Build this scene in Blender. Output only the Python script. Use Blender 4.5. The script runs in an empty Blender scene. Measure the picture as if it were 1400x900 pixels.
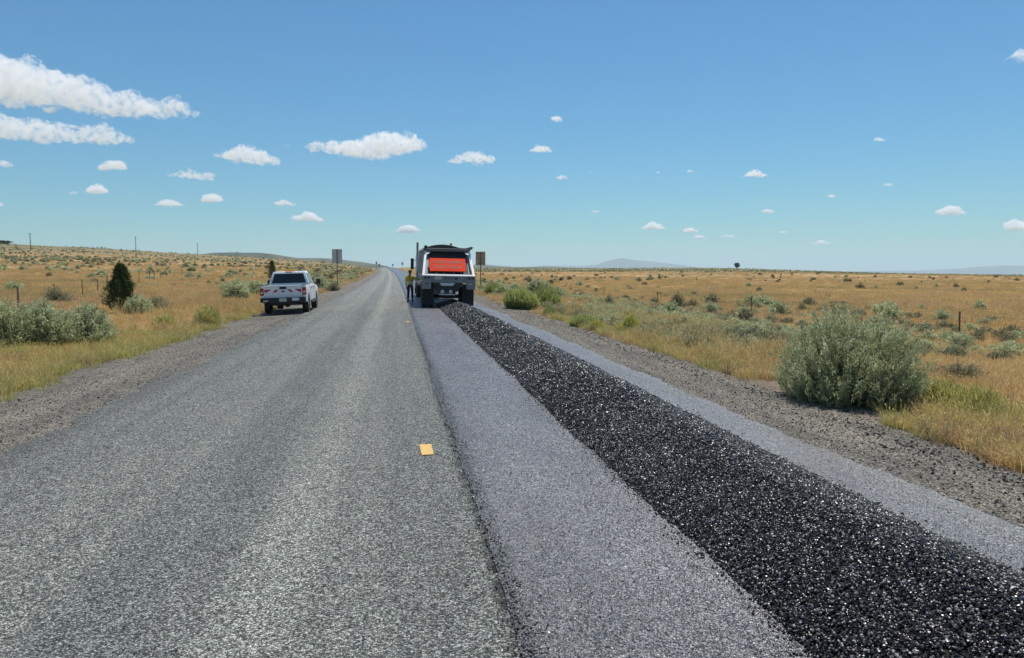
import bpy, bmesh, math, random
import numpy as np
from mathutils import Vector, Matrix, Euler
R = math.radians
random.seed(7); rng = np.random.default_rng(7)
sc = bpy.context.scene
COL = sc.collection

# ------------------------------------------------------------------ camera
F = 1000.0; YAW = math.atan(155/1000); PITCH = math.atan(79/1000); EYE = 1.85
cam_d = bpy.data.cameras.new('camera'); cam = bpy.data.objects.new('camera', cam_d); COL.objects.link(cam)
cam.location = (0, 0, EYE); cam.rotation_euler = (math.pi/2 - PITCH, 0, -YAW)
cam_d.sensor_width = 36; cam_d.lens = 36*F/1400; cam_d.clip_start = 0.05; cam_d.clip_end = 90000
sc.camera = cam
# ------------------------------------------------------------------ world
SUN_EL, SUN_AZ = R(66), R(32)
world = bpy.data.worlds.new('World'); sc.world = world; world.use_nodes = True
wt = world.node_tree; bg = wt.nodes['Background']
sky = wt.nodes.new('ShaderNodeTexSky'); sky.sky_type = 'NISHITA'; sky.sun_disc = False
sky.sun_elevation = SUN_EL; sky.sun_rotation = SUN_AZ
sky.air_density = 1.5; sky.dust_density = 0; sky.ozone_density = 10; sky.altitude = 1500
tint = wt.nodes.new('ShaderNodeMix'); tint.data_type = 'RGBA'; tint.blend_type = 'MULTIPLY'
tint.inputs[0].default_value = 1; tint.inputs[7].default_value = (0.65, 0.965, 1.0, 1)
wt.links.new(sky.outputs[0], tint.inputs[6]); wt.links.new(tint.outputs[2], bg.inputs[0])
bg.inputs[1].default_value = 0.0755
# ------------------------------------------------------------------ sun
sd = bpy.data.lights.new('sun', 'SUN'); sd.energy = 4.0; sd.angle = R(0.53); sd.color = (1, 0.95, 0.87)
sun = bpy.data.objects.new('sun', sd); COL.objects.link(sun)
sv = Vector((math.sin(SUN_AZ)*math.cos(SUN_EL), math.cos(SUN_AZ)*math.cos(SUN_EL), math.sin(SUN_EL)))
sun.rotation_euler = (-sv).to_track_quat('-Z', 'Y').to_euler()
sc.view_settings.view_transform = 'Standard'; sc.view_settings.look = 'None'
sc.view_settings.exposure = 0.3; sc.view_settings.gamma = 1; sc.view_settings.use_curve_mapping = False
cy = sc.cycles
cy.max_bounces = 10; cy.diffuse_bounces = 3; cy.glossy_bounces = 3; cy.transmission_bounces = 4
cy.volume_bounces = 10; cy.transparent_max_bounces = 12; cy.use_denoising = True
cy.volume_step_rate = 0.25; cy.volume_max_steps = 128; cy.sample_clamp_indirect = 4; cy.caustics_reflective = False; cy.caustics_refractive = False

# ------------------------------------------------------------------ helpers: tagging, shaders, meshes
def tag(o, label=None, cat=None, group=None, kind=None):
    for k, v in (('label', label), ('category', cat), ('group', group), ('kind', kind)):
        if v: o[k] = v
    return o
def empty(name, loc=(0, 0, 0), rot=(0, 0, 0)):
    o = bpy.data.objects.new(name, None); COL.objects.link(o); o.location = loc; o.rotation_euler = rot
    o.empty_display_size = 0.2
    return o
def dup(root, **kw):
    c = root.copy(); COL.objects.link(c)
    for ch in root.children:
        d = ch.copy(); COL.objects.link(d); d.parent = c
        for g in ch.children:
            e = g.copy(); COL.objects.link(e); e.parent = d
    for k, v in kw.items(): c[k] = v
    return c

class Mat:
    """tiny node builder"""
    def __init__(s, name):
        s.m = bpy.data.materials.new(name); s.m.use_nodes = True; s.t = s.m.node_tree
        s.t.nodes.clear(); s.out = s.t.nodes.new('ShaderNodeOutputMaterial')
    def put(s, sock, v):
        if isinstance(v, bpy.types.NodeSocket): s.t.links.new(v, sock)
        elif v is not None:
            if isinstance(v, tuple) and len(v) == 3 and sock.type == 'RGBA': v = v + (1,)
            sock.default_value = v
    def node(s, typ, ins=None, **kw):
        n = s.t.nodes.new('ShaderNode' + typ)
        for k, v in kw.items(): setattr(n, k, v)
        for k, v in (ins or {}).items(): s.put(n.inputs[k], v)
        return n
    def math(s, op, a, b=0.0, c=0.0, clamp=False):
        return s.node('Math', {0: a, 1: b, 2: c}, operation=op, use_clamp=clamp).outputs[0]
    def mix(s, f, a, b, blend='MIX'):
        return s.node('Mix', {0: f, 6: a, 7: b}, data_type='RGBA', blend_type=blend).outputs[2]
    def ramp(s, f, stops, interp='LINEAR'):
        n = s.node('ValToRGB', {0: f}); e = n.color_ramp.elements; n.color_ramp.interpolation = interp
        while len(e) < len(stops): e.new(0.5)
        for el, (p, c) in zip(e, stops):
            el.position = p
            el.color = (c, c, c, 1) if not isinstance(c, tuple) else c + (1,)
        return n.outputs[0]
    def rng(s, v, a, b, c=0.0, d=1.0, smooth=True):
        return s.node('MapRange', {0: v, 1: a, 2: b, 3: c, 4: d}, interpolation_type='SMOOTHSTEP' if smooth else 'LINEAR').outputs[0]
    def band(s, u, c, w, soft):
        """1 inside |u-c|<w, fading over soft"""
        return s.rng(s.math('ABSOLUTE', s.math('SUBTRACT', u, c)), w, w + soft, 1.0, 0.0)
    def noise(s, vec, scale, detail=3, rough=0.55, dist=0.0, col=False):
        n = s.node('TexNoise', {'Vector': vec, 'Scale': scale, 'Detail': detail, 'Roughness': rough, 'Distortion': dist})
        return n.outputs[1 if col else 0]
    def voro(s, vec, scale, feature='F1', rand=1.0):
        return s.node('TexVoronoi', {'Vector': vec, 'Scale': scale, 'Randomness': rand}, feature=feature)
    def vscale(s, vec, sx, sy, sz=1.0):
        return s.node('VectorMath', {0: vec, 1: (sx, sy, sz)}, operation='MULTIPLY').outputs[0]
    def bump(s, h, strength, dist):
        return s.node('Bump', {'Height': h, 'Strength': strength, 'Distance': dist}).outputs[0]
    def pos(s): return s.node('NewGeometry').outputs['Position']
    def bsdf(s, col, rough=0.6, spec=0.5, metal=0.0, normal=None, **ins):
        b = s.node('BsdfPrincipled', {'Base Color': col, 'Roughness': rough, 'Specular IOR Level': spec, 'Metallic': metal})
        if normal is not None: s.put(b.inputs['Normal'], normal)
        for k, v in ins.items(): s.put(b.inputs[k.replace('_', ' ')], v)
        return b.outputs[0]
    def done(s, shader): s.t.links.new(shader, s.out.inputs[0]); return s.m

def simple(name, col, rough=0.5, metal=0.0, dirt=0.25, dirtcol=(0.18, 0.15, 0.11), spec=0.5, scale=3.0, coat=0.0):
    m = Mat(name); tc = m.node('TexCoord').outputs['Object']
    n = m.noise(tc, scale, 5, 0.65); f = m.math('MULTIPLY', m.rng(n, 0.45, 0.75), dirt)
    c = m.mix(f, col, dirtcol)
    r = m.math('ADD', m.math('MULTIPLY', n, 0.25), rough - 0.12)
    return m.done(m.bsdf(c, r, spec, metal, Coat_Weight=coat, Coat_Roughness=0.1))

def link(name, me, mat, parent=None):
    o = bpy.data.objects.new(name, me); COL.objects.link(o)
    for mm in (mat if isinstance(mat, (list, tuple)) else [mat]):
        if mm: me.materials.append(mm)
    if parent: o.parent = parent
    return o
def mesh_np(name, V, Fq, uv=None, attrs=None, smooth=False):
    """V (n,3); Fq (m,3|4) faces; uv per vertex; attrs name -> per vertex float"""
    me = bpy.data.meshes.new(name); V = np.asarray(V, np.float32); Fq = np.asarray(Fq, np.int32)
    k = Fq.shape[1]; me.vertices.add(len(V)); me.vertices.foreach_set('co', V.ravel())
    me.loops.add(Fq.size); me.loops.foreach_set('vertex_index', Fq.ravel())
    me.polygons.add(len(Fq)); me.polygons.foreach_set('loop_start', np.arange(0, Fq.size, k, dtype=np.int32))
    me.update(calc_edges=True)
    if uv is not None:
        l = me.uv_layers.new(name='UVMap'); l.data.foreach_set('uv', np.asarray(uv, np.float32)[Fq.ravel()].ravel())
    for a, v in (attrs or {}).items():
        at = me.attributes.new(a, 'FLOAT', 'POINT'); at.data.foreach_set('value', np.asarray(v, np.float32))
    me.polygons.foreach_set('use_smooth', np.full(len(Fq), smooth)); me.update()
    return me
def grid_faces(nr, nc):
    i = np.arange(nr-1)[:, None]*nc + np.arange(nc-1)[None]
    return np.stack([i, i+1, i+nc+1, i+nc], -1).reshape(-1, 4)

class MB:
    """collects bevelled boxes, tubes, prisms into one mesh"""
    def __init__(s): s.b = bmesh.new()
    def _xf(s, verts, loc, rot):
        M = Matrix.Translation(loc) @ Euler(rot).to_matrix().to_4x4()
        bmesh.ops.transform(s.b, matrix=M, verts=verts)
    def box(s, c, d, rot=(0, 0, 0), bev=0.0):
        r = bmesh.ops.create_cube(s.b, size=1.0); v = r['verts']
        bmesh.ops.scale(s.b, vec=d, verts=v)
        if bev:
            e = list({e for x in v for e in x.link_edges})
            bb = bmesh.ops.bevel(s.b, geom=e, offset=bev, segments=2, affect='EDGES', profile=0.6)
            v = list({x for f in bb['faces'] for x in f.verts} | {x for x in v if x.is_valid})
        s._xf(v, c, rot); return s
    def cyl(s, p, q, r, r2=None, n=16, cap=True):
        p, q = Vector(p), Vector(q); d = q - p
        res = bmesh.ops.create_cone(s.b, cap_ends=cap, segments=n, radius1=r, radius2=r if r2 is None else r2, depth=d.length)
        M = Matrix.Translation((p+q)/2) @ d.to_track_quat('Z', 'Y').to_matrix().to_4x4()
        bmesh.ops.transform(s.b, matrix=M, verts=res['verts']); return s
    def tube(s, pts, r, n=8):
        for a, b in zip(pts[:-1], pts[1:]): s.cyl(a, b, r, n=n)
        for a in pts[1:-1]: s.ball(a, r*1.01)
        return s
    def ball(s, c, r, sub=2):
        res = bmesh.ops.create_icosphere(s.b, subdivisions=sub, radius=1)
        v = res['verts']; bmesh.ops.scale(s.b, vec=r if isinstance(r, tuple) else (r, r, r), verts=v)
        s._xf(v, c, (0, 0, 0)); return s
    def prism(s, prof, x0, x1, axis='x', bev=0.0):
        """profile of (a,b) extruded along an axis: x -> (a,b)=(y,z), y -> (x,z), z -> (x,y)"""
        f = {'x': lambda a, b, t: (t, a, b), 'y': lambda a, b, t: (a, t, b), 'z': lambda a, b, t: (a, b, t)}[axis]
        A = [s.b.verts.new(f(a, b, x0)) for a, b in prof]; B = [s.b.verts.new(f(a, b, x1)) for a, b in prof]
        n = len(prof); fs = [s.b.faces.new(A), s.b.faces.new(B[::-1])]
        fs += [s.b.faces.new((A[i], B[i], B[(i+1) % n], A[(i+1) % n])) for i in range(n)]
        bmesh.ops.recalc_face_normals(s.b, faces=fs)
        if bev:
            bmesh.ops.bevel(s.b, geom=list({e for x in fs for e in x.edges}), offset=bev, segments=2, affect='EDGES', profile=0.6)
        return s
    def hexa(s, P, bev=0.0):
        """8 corners: bottom 4 ccw then top 4 ccw"""
        v = [s.b.verts.new(p) for p in P]
        fs = [s.b.faces.new([v[i] for i in q]) for q in ((3, 2, 1, 0), (4, 5, 6, 7), (0, 1, 5, 4), (1, 2, 6, 5), (2, 3, 7, 6), (3, 0, 4, 7))]
        if bev: bmesh.ops.bevel(s.b, geom=list({e for x in fs for e in x.edges}), offset=bev, segments=2, affect='EDGES', profile=0.6)
        return s
    def plate(s, P, n, t):
        """thin plate: polygon P pushed along n by t"""
        n = Vector(n).normalized()*t
        A = [s.b.verts.new(p) for p in P]; B = [s.b.verts.new(Vector(p)+n) for p in P]; k = len(P)
        fs = [s.b.faces.new(A), s.b.faces.new(B[::-1])] + [s.b.faces.new((A[i], B[i], B[(i+1) % k], A[(i+1) % k])) for i in range(k)]
        bmesh.ops.recalc_face_normals(s.b, faces=fs); return s
    def build(s, name, mat, parent=None, smooth=False):
        me = bpy.data.meshes.new(name); s.b.to_mesh(me); s.b.free()
        if smooth:
            me.polygons.foreach_set('use_smooth', np.full(len(me.polygons), True)); me.set_sharp_from_angle(angle=R(35))
        return link(name, me, mat, parent)

# ------------------------------------------------------------------ terrain
def sstep(a, b, x):
    t = np.clip((x-a)/(b-a), 0, 1); return t*t*(3-2*t)
def bend(y):
    y = np.asarray(y, float); a = -8.5*(np.clip(y, 0, 600)/500)**2
    return a - np.clip(y-600, 0, 3000)*0.04
def wob(x, y, s, seed):
    r = np.random.default_rng(seed); z = 0
    for k in range(7):
        a = r.uniform(0, 6.28); f = r.uniform(0.6, 1.6)/s; z = z + np.sin((x*math.cos(a)+y*math.sin(a))*f*6.28 + r.uniform(0, 6.28))
    return z/4
PXT = [-600, -200, 0, 65, 130, 200, 270, 340, 440, 500, 533, 600, 660, 760, 860, 1000, 1080, 1200, 1300, 1400, 1700, 2200]
YT = [338, 339, 341, 342.5, 343.5, 346.5, 349, 353, 359, 364.5, 366, 366.5, 366.5, 367, 366.5, 367, 369.5, 373, 375, 376, 376, 376]
RT = [620, 620, 620, 620, 640, 640, 640, 600, 560, 520, 520, 560, 800, 1000, 1000, 1000, 1000, 1200, 1500, 1500, 1500, 1500]
def zlong(y):
    y = np.asarray(y, float)
    return 4.35*(np.clip(y, 0, 520)/520)**1.6 - np.clip(y-535, 0, 4000)*0.012
def crossfall(u):
    a = np.abs(u-0.55)
    return -0.02*np.minimum(a, 3.9) - 0.045*np.clip(a-3.9, 0, 1.9) - 0.05*np.clip(a-5.8, 0, 1.2) + 0.07*np.clip(a-8, 0, 3)
def zground(x, y):
    x = np.asarray(x, float); y = np.asarray(y, float)
    u = x - bend(y); r = np.hypot(x, y) + 1e-6
    az = np.clip(np.arctan2(x, y) - YAW, -1.1, 1.1); px = 700 + 1000*np.tan(az)
    e = (371 - np.interp(px, PXT, YT))/1000; RR = np.interp(px, PXT, RT)
    ze = 1.85 + e*RR
    inner = ze*(np.minimum(r, RR)/RR)**1.6
    far = 1.85 - 0.0052*r - 8
    t = sstep(0, 1, np.clip((r-RR)/1400, 0, 1)); outer = ze*(1-t) + far*t
    e_right = 1.85 + e*r - np.clip(r-9000, 0, 1e6)*0.0008
    outer = np.where(px > 1150, e_right*sstep(1150, 1300, px) + outer*(1-sstep(1150, 1300, px)), outer)
    zf = np.where(r < RR, inner, outer)
    zf = zf + wob(x, y, 9, 1)*0.05*sstep(7, 12, np.abs(u)) + wob(x, y, 45, 2)*0.22*sstep(12, 60, np.abs(u)) + wob(x, y, 160, 3)*0.5*sstep(80, 250, r)
    zf = zf - 0.62*sstep(7, 13, u)*(1-sstep(60, 260, r))
    zc = zlong(y) + crossfall(u)
    w = np.where(u > 0, sstep(6.5, 18, u), sstep(6.5, 30, -u))
    return zc*(1-w) + zf*w
def zg(x, y): return float(zground(x, y))
FW = Vector((math.sin(YAW)*math.cos(PITCH), math.cos(YAW)*math.cos(PITCH), -math.sin(PITCH)))
RI = Vector((math.cos(YAW), -math.sin(YAW), 0)); UP = RI.cross(FW)
def ray(px, py): return (FW*F + RI*(px-700) + UP*(450-py)).normalized()
def hit(px, py, far=3000):
    """where the sight line of a point in the photograph meets the terrain"""
    d = ray(px, py); t = np.geomspace(1.5, far, 4000); h = EYE + t*d.z - zground(t*d.x, t*d.y)
    k = np.argmax(h < 0); k = k if h[k] < 0 else len(t)-1
    p = d*float(t[k]); return Vector((p.x, p.y, zg(p.x, p.y)))
def depth(p): return (Vector(p)-Vector((0, 0, EYE))).dot(FW)
def at_dist(px, dist):
    d = ray(px, 371); d.z = 0; d.normalize(); return d*dist

us = [0.0]
_u = np.concatenate([np.arange(0, 12.01, 0.5), 12*1.11**np.arange(1, 76)])
ucoord = np.unique(np.concatenate([-_u, _u])); ucoord = ucoord[np.abs(ucoord) < 27500]
ycoord = np.concatenate([-np.geomspace(25000, 12, 30), np.arange(-10, 60, 0.8), np.geomspace(60, 27000, 230)])
UU, YY = np.meshgrid(ucoord, ycoord); XX = UU + bend(YY)
ZZ = zground(XX, YY)

# -- ground material: dry golden cheatgrass, grey-green sage flats, pinkish bare soil
m = Mat('dry_grassland'); P = m.pos()
P2 = m.vscale(P, 1, 1, 0)
big = m.noise(P2, 0.012, 4, 0.6); mid = m.noise(P2, 0.09, 4, 0.6, 0.5); fine = m.noise(P2, 1.3, 5, 0.7); grit = m.noise(P2, 22, 3, 0.7)
c = m.ramp(mid, [(0.3, (0.34, 0.215, 0.09)), (0.5, (0.42, 0.275, 0.125)), (0.7, (0.43, 0.30, 0.165))])
c = m.mix(m.math('MULTIPLY', m.rng(big, 0.5, 0.68), 0.55), c, (0.20, 0.17, 0.085))
c = m.mix(m.rng(m.noise(P2, 0.35, 5, 0.65), 0.58, 0.75), c, (0.16, 0.145, 0.075))
c = m.mix(m.math('MULTIPLY', m.rng(fine, 0.5, 0.75), 0.5), c, (0.22, 0.16, 0.09))
c = m.mix(m.math('MULTIPLY', m.rng(grit, 0.5, 0.7), 0.4), c, (0.16, 0.115, 0.065))
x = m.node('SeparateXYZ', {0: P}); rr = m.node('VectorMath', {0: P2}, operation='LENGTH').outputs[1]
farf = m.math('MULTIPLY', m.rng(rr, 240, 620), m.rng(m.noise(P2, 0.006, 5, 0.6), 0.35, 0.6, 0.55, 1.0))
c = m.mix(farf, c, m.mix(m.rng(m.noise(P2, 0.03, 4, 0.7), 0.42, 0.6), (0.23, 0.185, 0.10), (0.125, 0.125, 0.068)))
uu = m.math('ABSOLUTE', m.math('SUBTRACT', m.node('SeparateXYZ', {0: m.node('UVMap').outputs[0]}).outputs[0], 0.0))
verge = m.rng(m.math('ADD', uu, m.math('MULTIPLY', m.math('SUBTRACT', m.noise(P2, 1.2, 4, 0.7), 0.5), 2.4)), 6.3, 8.2, 1.0, 0.0)
c = m.mix(m.math('MULTIPLY', verge, 0.85), c, m.mix(m.rng(grit, 0.35, 0.65), (0.115, 0.103, 0.088), (0.19, 0.17, 0.14)))
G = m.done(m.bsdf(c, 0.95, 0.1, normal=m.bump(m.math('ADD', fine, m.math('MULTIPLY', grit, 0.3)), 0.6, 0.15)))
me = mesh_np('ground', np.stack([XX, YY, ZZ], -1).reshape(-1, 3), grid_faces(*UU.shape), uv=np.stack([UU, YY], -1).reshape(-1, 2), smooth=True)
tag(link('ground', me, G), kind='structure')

# -- sheets along the road, in road coordinates (u across, y along)
ysheet = ycoord[(ycoord > -12) & (ycoord < 640)]
ysheet = np.unique(np.concatenate([ysheet, np.arange(-9.2, 40, 0.1), np.arange(40, 120, 0.4)]))
def road_sheet(name, us_fn, mat, lift, kind='structure'):
    n = len(us_fn(0.0)); U = np.array([us_fn(y) for y in ysheet]); Y = np.repeat(ysheet[:, None], n, 1)
    # height follows the coarse ground between its rows, so the lift stays the same everywhere
    Zr = zlong(Y) + crossfall(U)
    X = U + bend(Y)
    Z = np.maximum(Zr, Zr) + lift*(1 + np.clip(Y, 0, 600)/25)
    me = mesh_np(name, np.stack([X, Y, Z], -1).reshape(-1, 3), grid_faces(*U.shape), uv=np.stack([U, Y], -1).reshape(-1, 2), smooth=True)
    return tag(link(name, me, mat), kind=kind)
def jag(seed, amp):
    r = np.random.default_rng(seed); ph = r.uniform(0, 6.28, 12); fr = np.geomspace(0.15, 9, 12)
    def f(y):
        fade = np.minimum(1.0, 60/np.maximum(y, 1.0))
        return amp*fade*sum(np.sin(y*fr[k]*2*math.pi*0.5+ph[k])/(1+0.35*k) for k in range(12))*0.5
    return f

def chips(m, UV, scale, cols, lo=0.55, hi=1.5):
    """stone chips: each its own shade, dark gaps between; returns colour and height"""
    v = m.voro(UV, scale); v2 = m.voro(UV, scale*0.42)
    r1 = m.node('SeparateColor', {0: v.outputs['Color']}).outputs[0]; r2 = m.node('SeparateColor', {0: v2.outputs['Color']}).outputs[1]
    nz = m.noise(UV, scale*0.22, 3, 0.75)
    val = m.math('ADD', m.math('ADD', m.math('MULTIPLY', r1, 0.72), m.math('MULTIPLY', r2, 0.18)), m.math('MULTIPLY', m.rng(nz, 0.25, 0.75), 0.10))
    g = m.ramp(val, [(0.10, lo*0.35), (0.30, lo), (0.52, 0.9), (0.70, hi), (0.86, hi*1.7)])
    gap = m.rng(v.outputs['Distance'], 0.45, 0.8, 1.0, 0.45)
    h = m.math('ADD', m.math('MULTIPLY', v.outputs['Distance'], -1.0), m.math('MULTIPLY', m.math('ADD', r1, r2), 0.6))
    return m.mix(1.0, m.mix(1.0, cols, g, 'MULTIPLY'), gap, 'MULTIPLY'), h

# gravel shoulders
m = Mat('shoulder_gravel'); UV = m.node('UVMap').outputs[0]
n1 = m.noise(m.vscale(UV, 1.0, 0.25), 1.6, 5, 0.65); n2 = m.noise(UV, 6, 4, 0.7)
c = m.mix(m.rng(n1, 0.35, 0.65), (0.155, 0.140, 0.116), (0.232, 0.208, 0.165))
c = m.mix(m.math('MULTIPLY', m.rng(n2, 0.55, 0.75), 0.5), c, (0.075, 0.066, 0.056))
c, h = chips(m, UV, 60, c, 0.6, 1.35)
SH = m.done(m.bsdf(c, 0.85, 0.25, normal=m.bump(m.math('ADD', h, m.math('MULTIPLY', n2, 3.0)), 0.8, 0.012)))
jl, jr = jag(1, 0.17), jag(2, 0.17)
def lshoulder(y): return np.linspace(-6.2-0.3*math.exp(-((y-20)/30)**2)+jl(y), -3.0, 9)
def rshoulder(y): return np.linspace(3.9, 6.2+jr(y), 8)
s1 = road_sheet('gravel_shoulder', lshoulder, SH, 0.004); s2 = road_sheet('gravel_shoulder', rshoulder, SH, 0.004)

# old chip seal: the travelled left lane
m = Mat('old_chip_seal'); UV = m.node('UVMap').outputs[0]
u = m.node('SeparateXYZ', {0: UV}).outputs[0]
uw = m.math('ADD', u, m.math('MULTIPLY', m.math('SUBTRACT', m.noise(m.vscale(UV, 1, 0.3), 0.5, 3), 0.5), 0.3))
long = m.noise(m.vscale(UV, 3.0, 0.06), 1.0, 4, 0.6); blot = m.noise(m.vscale(UV, 1, 0.35), 1.4, 4, 0.6)
c = m.mix(m.rng(long, 0.3, 0.7), (0.175, 0.181, 0.163), (0.232, 0.237, 0.210))
pale = m.math('MULTIPLY', m.band(uw, -0.78, 0.05, 0.36), m.rng(blot, 0.2, 0.65, 0.35, 1.0))
c = m.mix(m.math('MULTIPLY', pale, 0.65), c, (0.34, 0.345, 0.30))
pale2 = m.math('MULTIPLY', m.band(uw, -2.35, 0.2, 0.5), m.rng(blot, 0.3, 0.7, 0.1, 1.0))
c = m.mix(m.math('MULTIPLY', pale2, 0.55), c, (0.27, 0.275, 0.235))
dark = m.math('MULTIPLY', m.band(uw, -1.55, 0.15, 0.35), m.rng(blot, 0.3, 0.6))
c = m.mix(m.math('MULTIPLY', dark, 0.4), c, (0.095, 0.107, 0.112))
edge = m.rng(uw, -4.25, -3.5, 1.0, 0.0)
c = m.mix(m.math('MULTIPLY', edge, m.rng(blot, 0.3, 0.6, 0.4, 0.9)), c, (0.13, 0.125, 0.112))
seam = m.math('MULTIPLY', m.band(m.math('ADD', u, m.math('MULTIPLY', m.math('SUBTRACT', m.noise(UV, 3.0, 4, 0.7), 0.5), 0.16)), 0.58, 0.025, 0.07), m.rng(m.noise(UV, 5, 3, 0.7), 0.3, 0.6))
c = m.mix(m.math('MULTIPLY', seam, 0.8), c, (0.02, 0.021, 0.023))
c, h = chips(m, UV, 92, c, 0.40, 1.65)
OLD = m.done(m.bsdf(c, 0.72, 0.35, normal=m.bump(h, 1.0, 0.011)))
je = jag(3, 0.16)
road = road_sheet('road', lambda y: np.concatenate([[-4.2+je(y)], [-3.7, -3.35], np.linspace(-2.8, 4.2, 15)]), OLD, 0.009)
# fresh fogged right lane: bluish, a little glossy
m = Mat('fogged_chip_seal'); UV = m.node('UVMap').outputs[0]; u = m.node('SeparateXYZ', {0: UV}).outputs[0]
blot = m.noise(m.vscale(UV, 1, 0.3), 1.2, 4, 0.6); fn = m.noise(UV, 8, 3, 0.7)
c = m.mix(m.rng(blot, 0.3, 0.7), (0.078, 0.075, 0.079), (0.130, 0.126, 0.131))
uq = m.math('ADD', u, m.math('MULTIPLY', m.math('SUBTRACT', fn, 0.5), 0.35))
lf = m.rng(uq, 0.6, 1.15, 1.0, 0.0)
c = m.mix(m.math('MULTIPLY', lf, 0.55), c, (0.075, 0.070, 0.072))
sm = m.math('MULTIPLY', m.rng(uq, 0.62, 0.74, 1.0, 0.0), m.rng(fn, 0.25, 0.5))
c = m.mix(m.math('MULTIPLY', sm, 0.92), c, (0.016, 0.017, 0.019))
rt = m.rng(uq, 4.05, 4.45)
c = m.mix(m.math('MULTIPLY', rt, 0.75), c, (0.13, 0.122, 0.11))
c, h = chips(m, UV, 92, c, 0.25, 2.0)
FOG = m.done(m.bsdf(c, 0.37, 0.75, normal=m.bump(h, 0.75, 0.008)))
js, jf = jag(4, 0.03), jag(5, 0.12)
lane = road_sheet('fogged_lane', lambda y: np.concatenate([[0.57+js(y)], np.linspace(0.75, 4.2, 9), [4.5+jf(y)]]), FOG, 0.014)

# yellow centre line marks
m = Mat('yellow_road_paint'); tc = m.node('TexCoord').outputs['Object']
c = m.mix(m.rng(m.noise(tc, 38, 4, 0.75), 0.48, 0.62), (0.70, 0.44, 0.11), (0.34, 0.26, 0.13))
YEL = m.done(m.bsdf(c, 0.6, 0.4, normal=m.bump(m.noise(tc, 90, 2), 0.6, 0.004)))
for (px, py, lab) in ((583, 617, 'short yellow paint mark on the grey road near the camera'), (557.5, 441, 'small distant yellow paint mark on the road before the truck')):
    p = hit(px, py); mb = MB(); rr_ = random.Random(px)
    L, W = 0.22, 0.062; pts = []
    for k in range(9): pts.append((W+rr_.uniform(-.009, .009), -L+2*L*k/8))
    for k in range(9): pts.append((-W+rr_.uniform(-.009, .009), L-2*L*k/8+rr_.uniform(-.012, .012)))
    mb.prism(pts, 0, 0.002, 'z'); o = mb.build('road_marking', YEL)
    o.location = (p.x, p.y, p.z+0.012*(1+p.y/25)+0.002); o.rotation_euler = (0, 0, 0.03)
    tag(o, lab, 'road marking')

# ------------------------------------------------------------------ distant hills and mountain
def ridge(name, px0, px1, dist, prof, mat, thick, n=90):
    """a hill as a rounded mound of real depth; prof: [(t, height above its foot)]"""
    a = at_dist(px0, dist); b = at_dist(px1, dist); base = 1.85 - 0.0052*dist - 30
    r = np.random.default_rng(int(dist)); ph = r.uniform(0, 6.28, 10)
    V = []; nd = 25; dirn = ((a+b)/2).normalized()
    for i in range(n):
        t = i/(n-1); p = a.lerp(b, t); h = np.interp(t, [q[0] for q in prof], [q[1] for q in prof])
        h *= 1 + 0.05*sum(math.sin(t*(6+7*k)+ph[k])/(1+k) for k in range(6))
        for j in range(nd):
            s = j/(nd-1)*2-1
            q = p + dirn*(s*thick)
            zz = base + (h+30)*max(0.0, (1-s*s))**1.3*(1+0.06*math.sin(9*s+ph[2]+t*20))
            V.append((q.x, q.y, zz))
    me = mesh_np(name, V, grid_faces(n, nd), smooth=True)
    return tag(link(name, me, mat), kind='structure')
m = Mat('far_sagebrush_hill'); P = m.pos()
c = m.mix(m.rng(m.noise(P, 0.006, 4, 0.6), 0.4, 0.6), (0.07, 0.075, 0.05), (0.13, 0.12, 0.075))
HILL = m.done(m.bsdf(c, 0.95, 0.1))
m = Mat('mountain_rock'); P = m.pos()
c = m.mix(m.rng(m.noise(P, 0.0012, 5, 0.6), 0.4, 0.62), (0.06, 0.07, 0.06), (0.13, 0.115, 0.09))
MTN = m.done(m.bsdf(c, 0.95, 0.1))
HH = lambda y, d: (371-y)/1000*d + 1.85 - (1.85 - 0.0052*d - 30) - 30
ridge('hill', 60, 560, 3200, [(0, 0), (.15, HH(353, 3200)), (.45, HH(352, 3200)), (.56, HH(350.3, 3200)), (.66, HH(352.5, 3200)), (.78, HH(357, 3200)), (.9, HH(363, 3200)), (1, HH(370, 3200))], HILL, 420)
ridge('hill', 600, 960, 5200, [(0, 0), (.15, HH(363, 5200)), (.3, HH(364, 5200)), (.55, HH(367.5, 5200)), (1, HH(374, 5200))], HILL, 700)
ridge('mountain', 720, 985, 19000, [(0, HH(368, 19000)), (.1, HH(364, 19000)), (.2, HH(362, 19000)), (.3, HH(363.5, 19000)), (.37, HH(362.5, 19000)), (.44, HH(357, 19000)), (.5, HH(353.6, 19000)), (.54, HH(354.2, 19000)), (.62, HH(358, 19000)), (.75, HH(362.5, 19000)), (.86, HH(365, 19000)), (1, HH(371, 19000))], MTN, 2200)
ridge('mountain', 1080, 1600, 21000, [(0, HH(375, 21000)), (.15, HH(372, 21000)), (.3, HH(370.5, 21000)), (.5, HH(368, 21000)), (.62, HH(365.5, 21000)), (.8, HH(366, 21000)), (1, HH(372, 21000))], MTN, 2200)

# ------------------------------------------------------------------ haze
HAZE_TOP = 420.0
m = Mat('haze_air')
vol = m.node('VolumePrincipled', {'Color': (0.70, 0.89, 1.0, 1), 'Density': 7e-5, 'Anisotropy': 0.2})
m.t.links.new(vol.outputs[0], m.out.inputs[1]); HAZE = m.m
zlow = float(min(ZZ.min(), 1.85-0.0052*22000-30)) - 1.0 - 20
mb = MB(); mb.box((0, 0, (zlow+HAZE_TOP)/2), (58000, 58000, HAZE_TOP-zlow)); o = mb.build('haze', HAZE); tag(o, kind='stuff')

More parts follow.
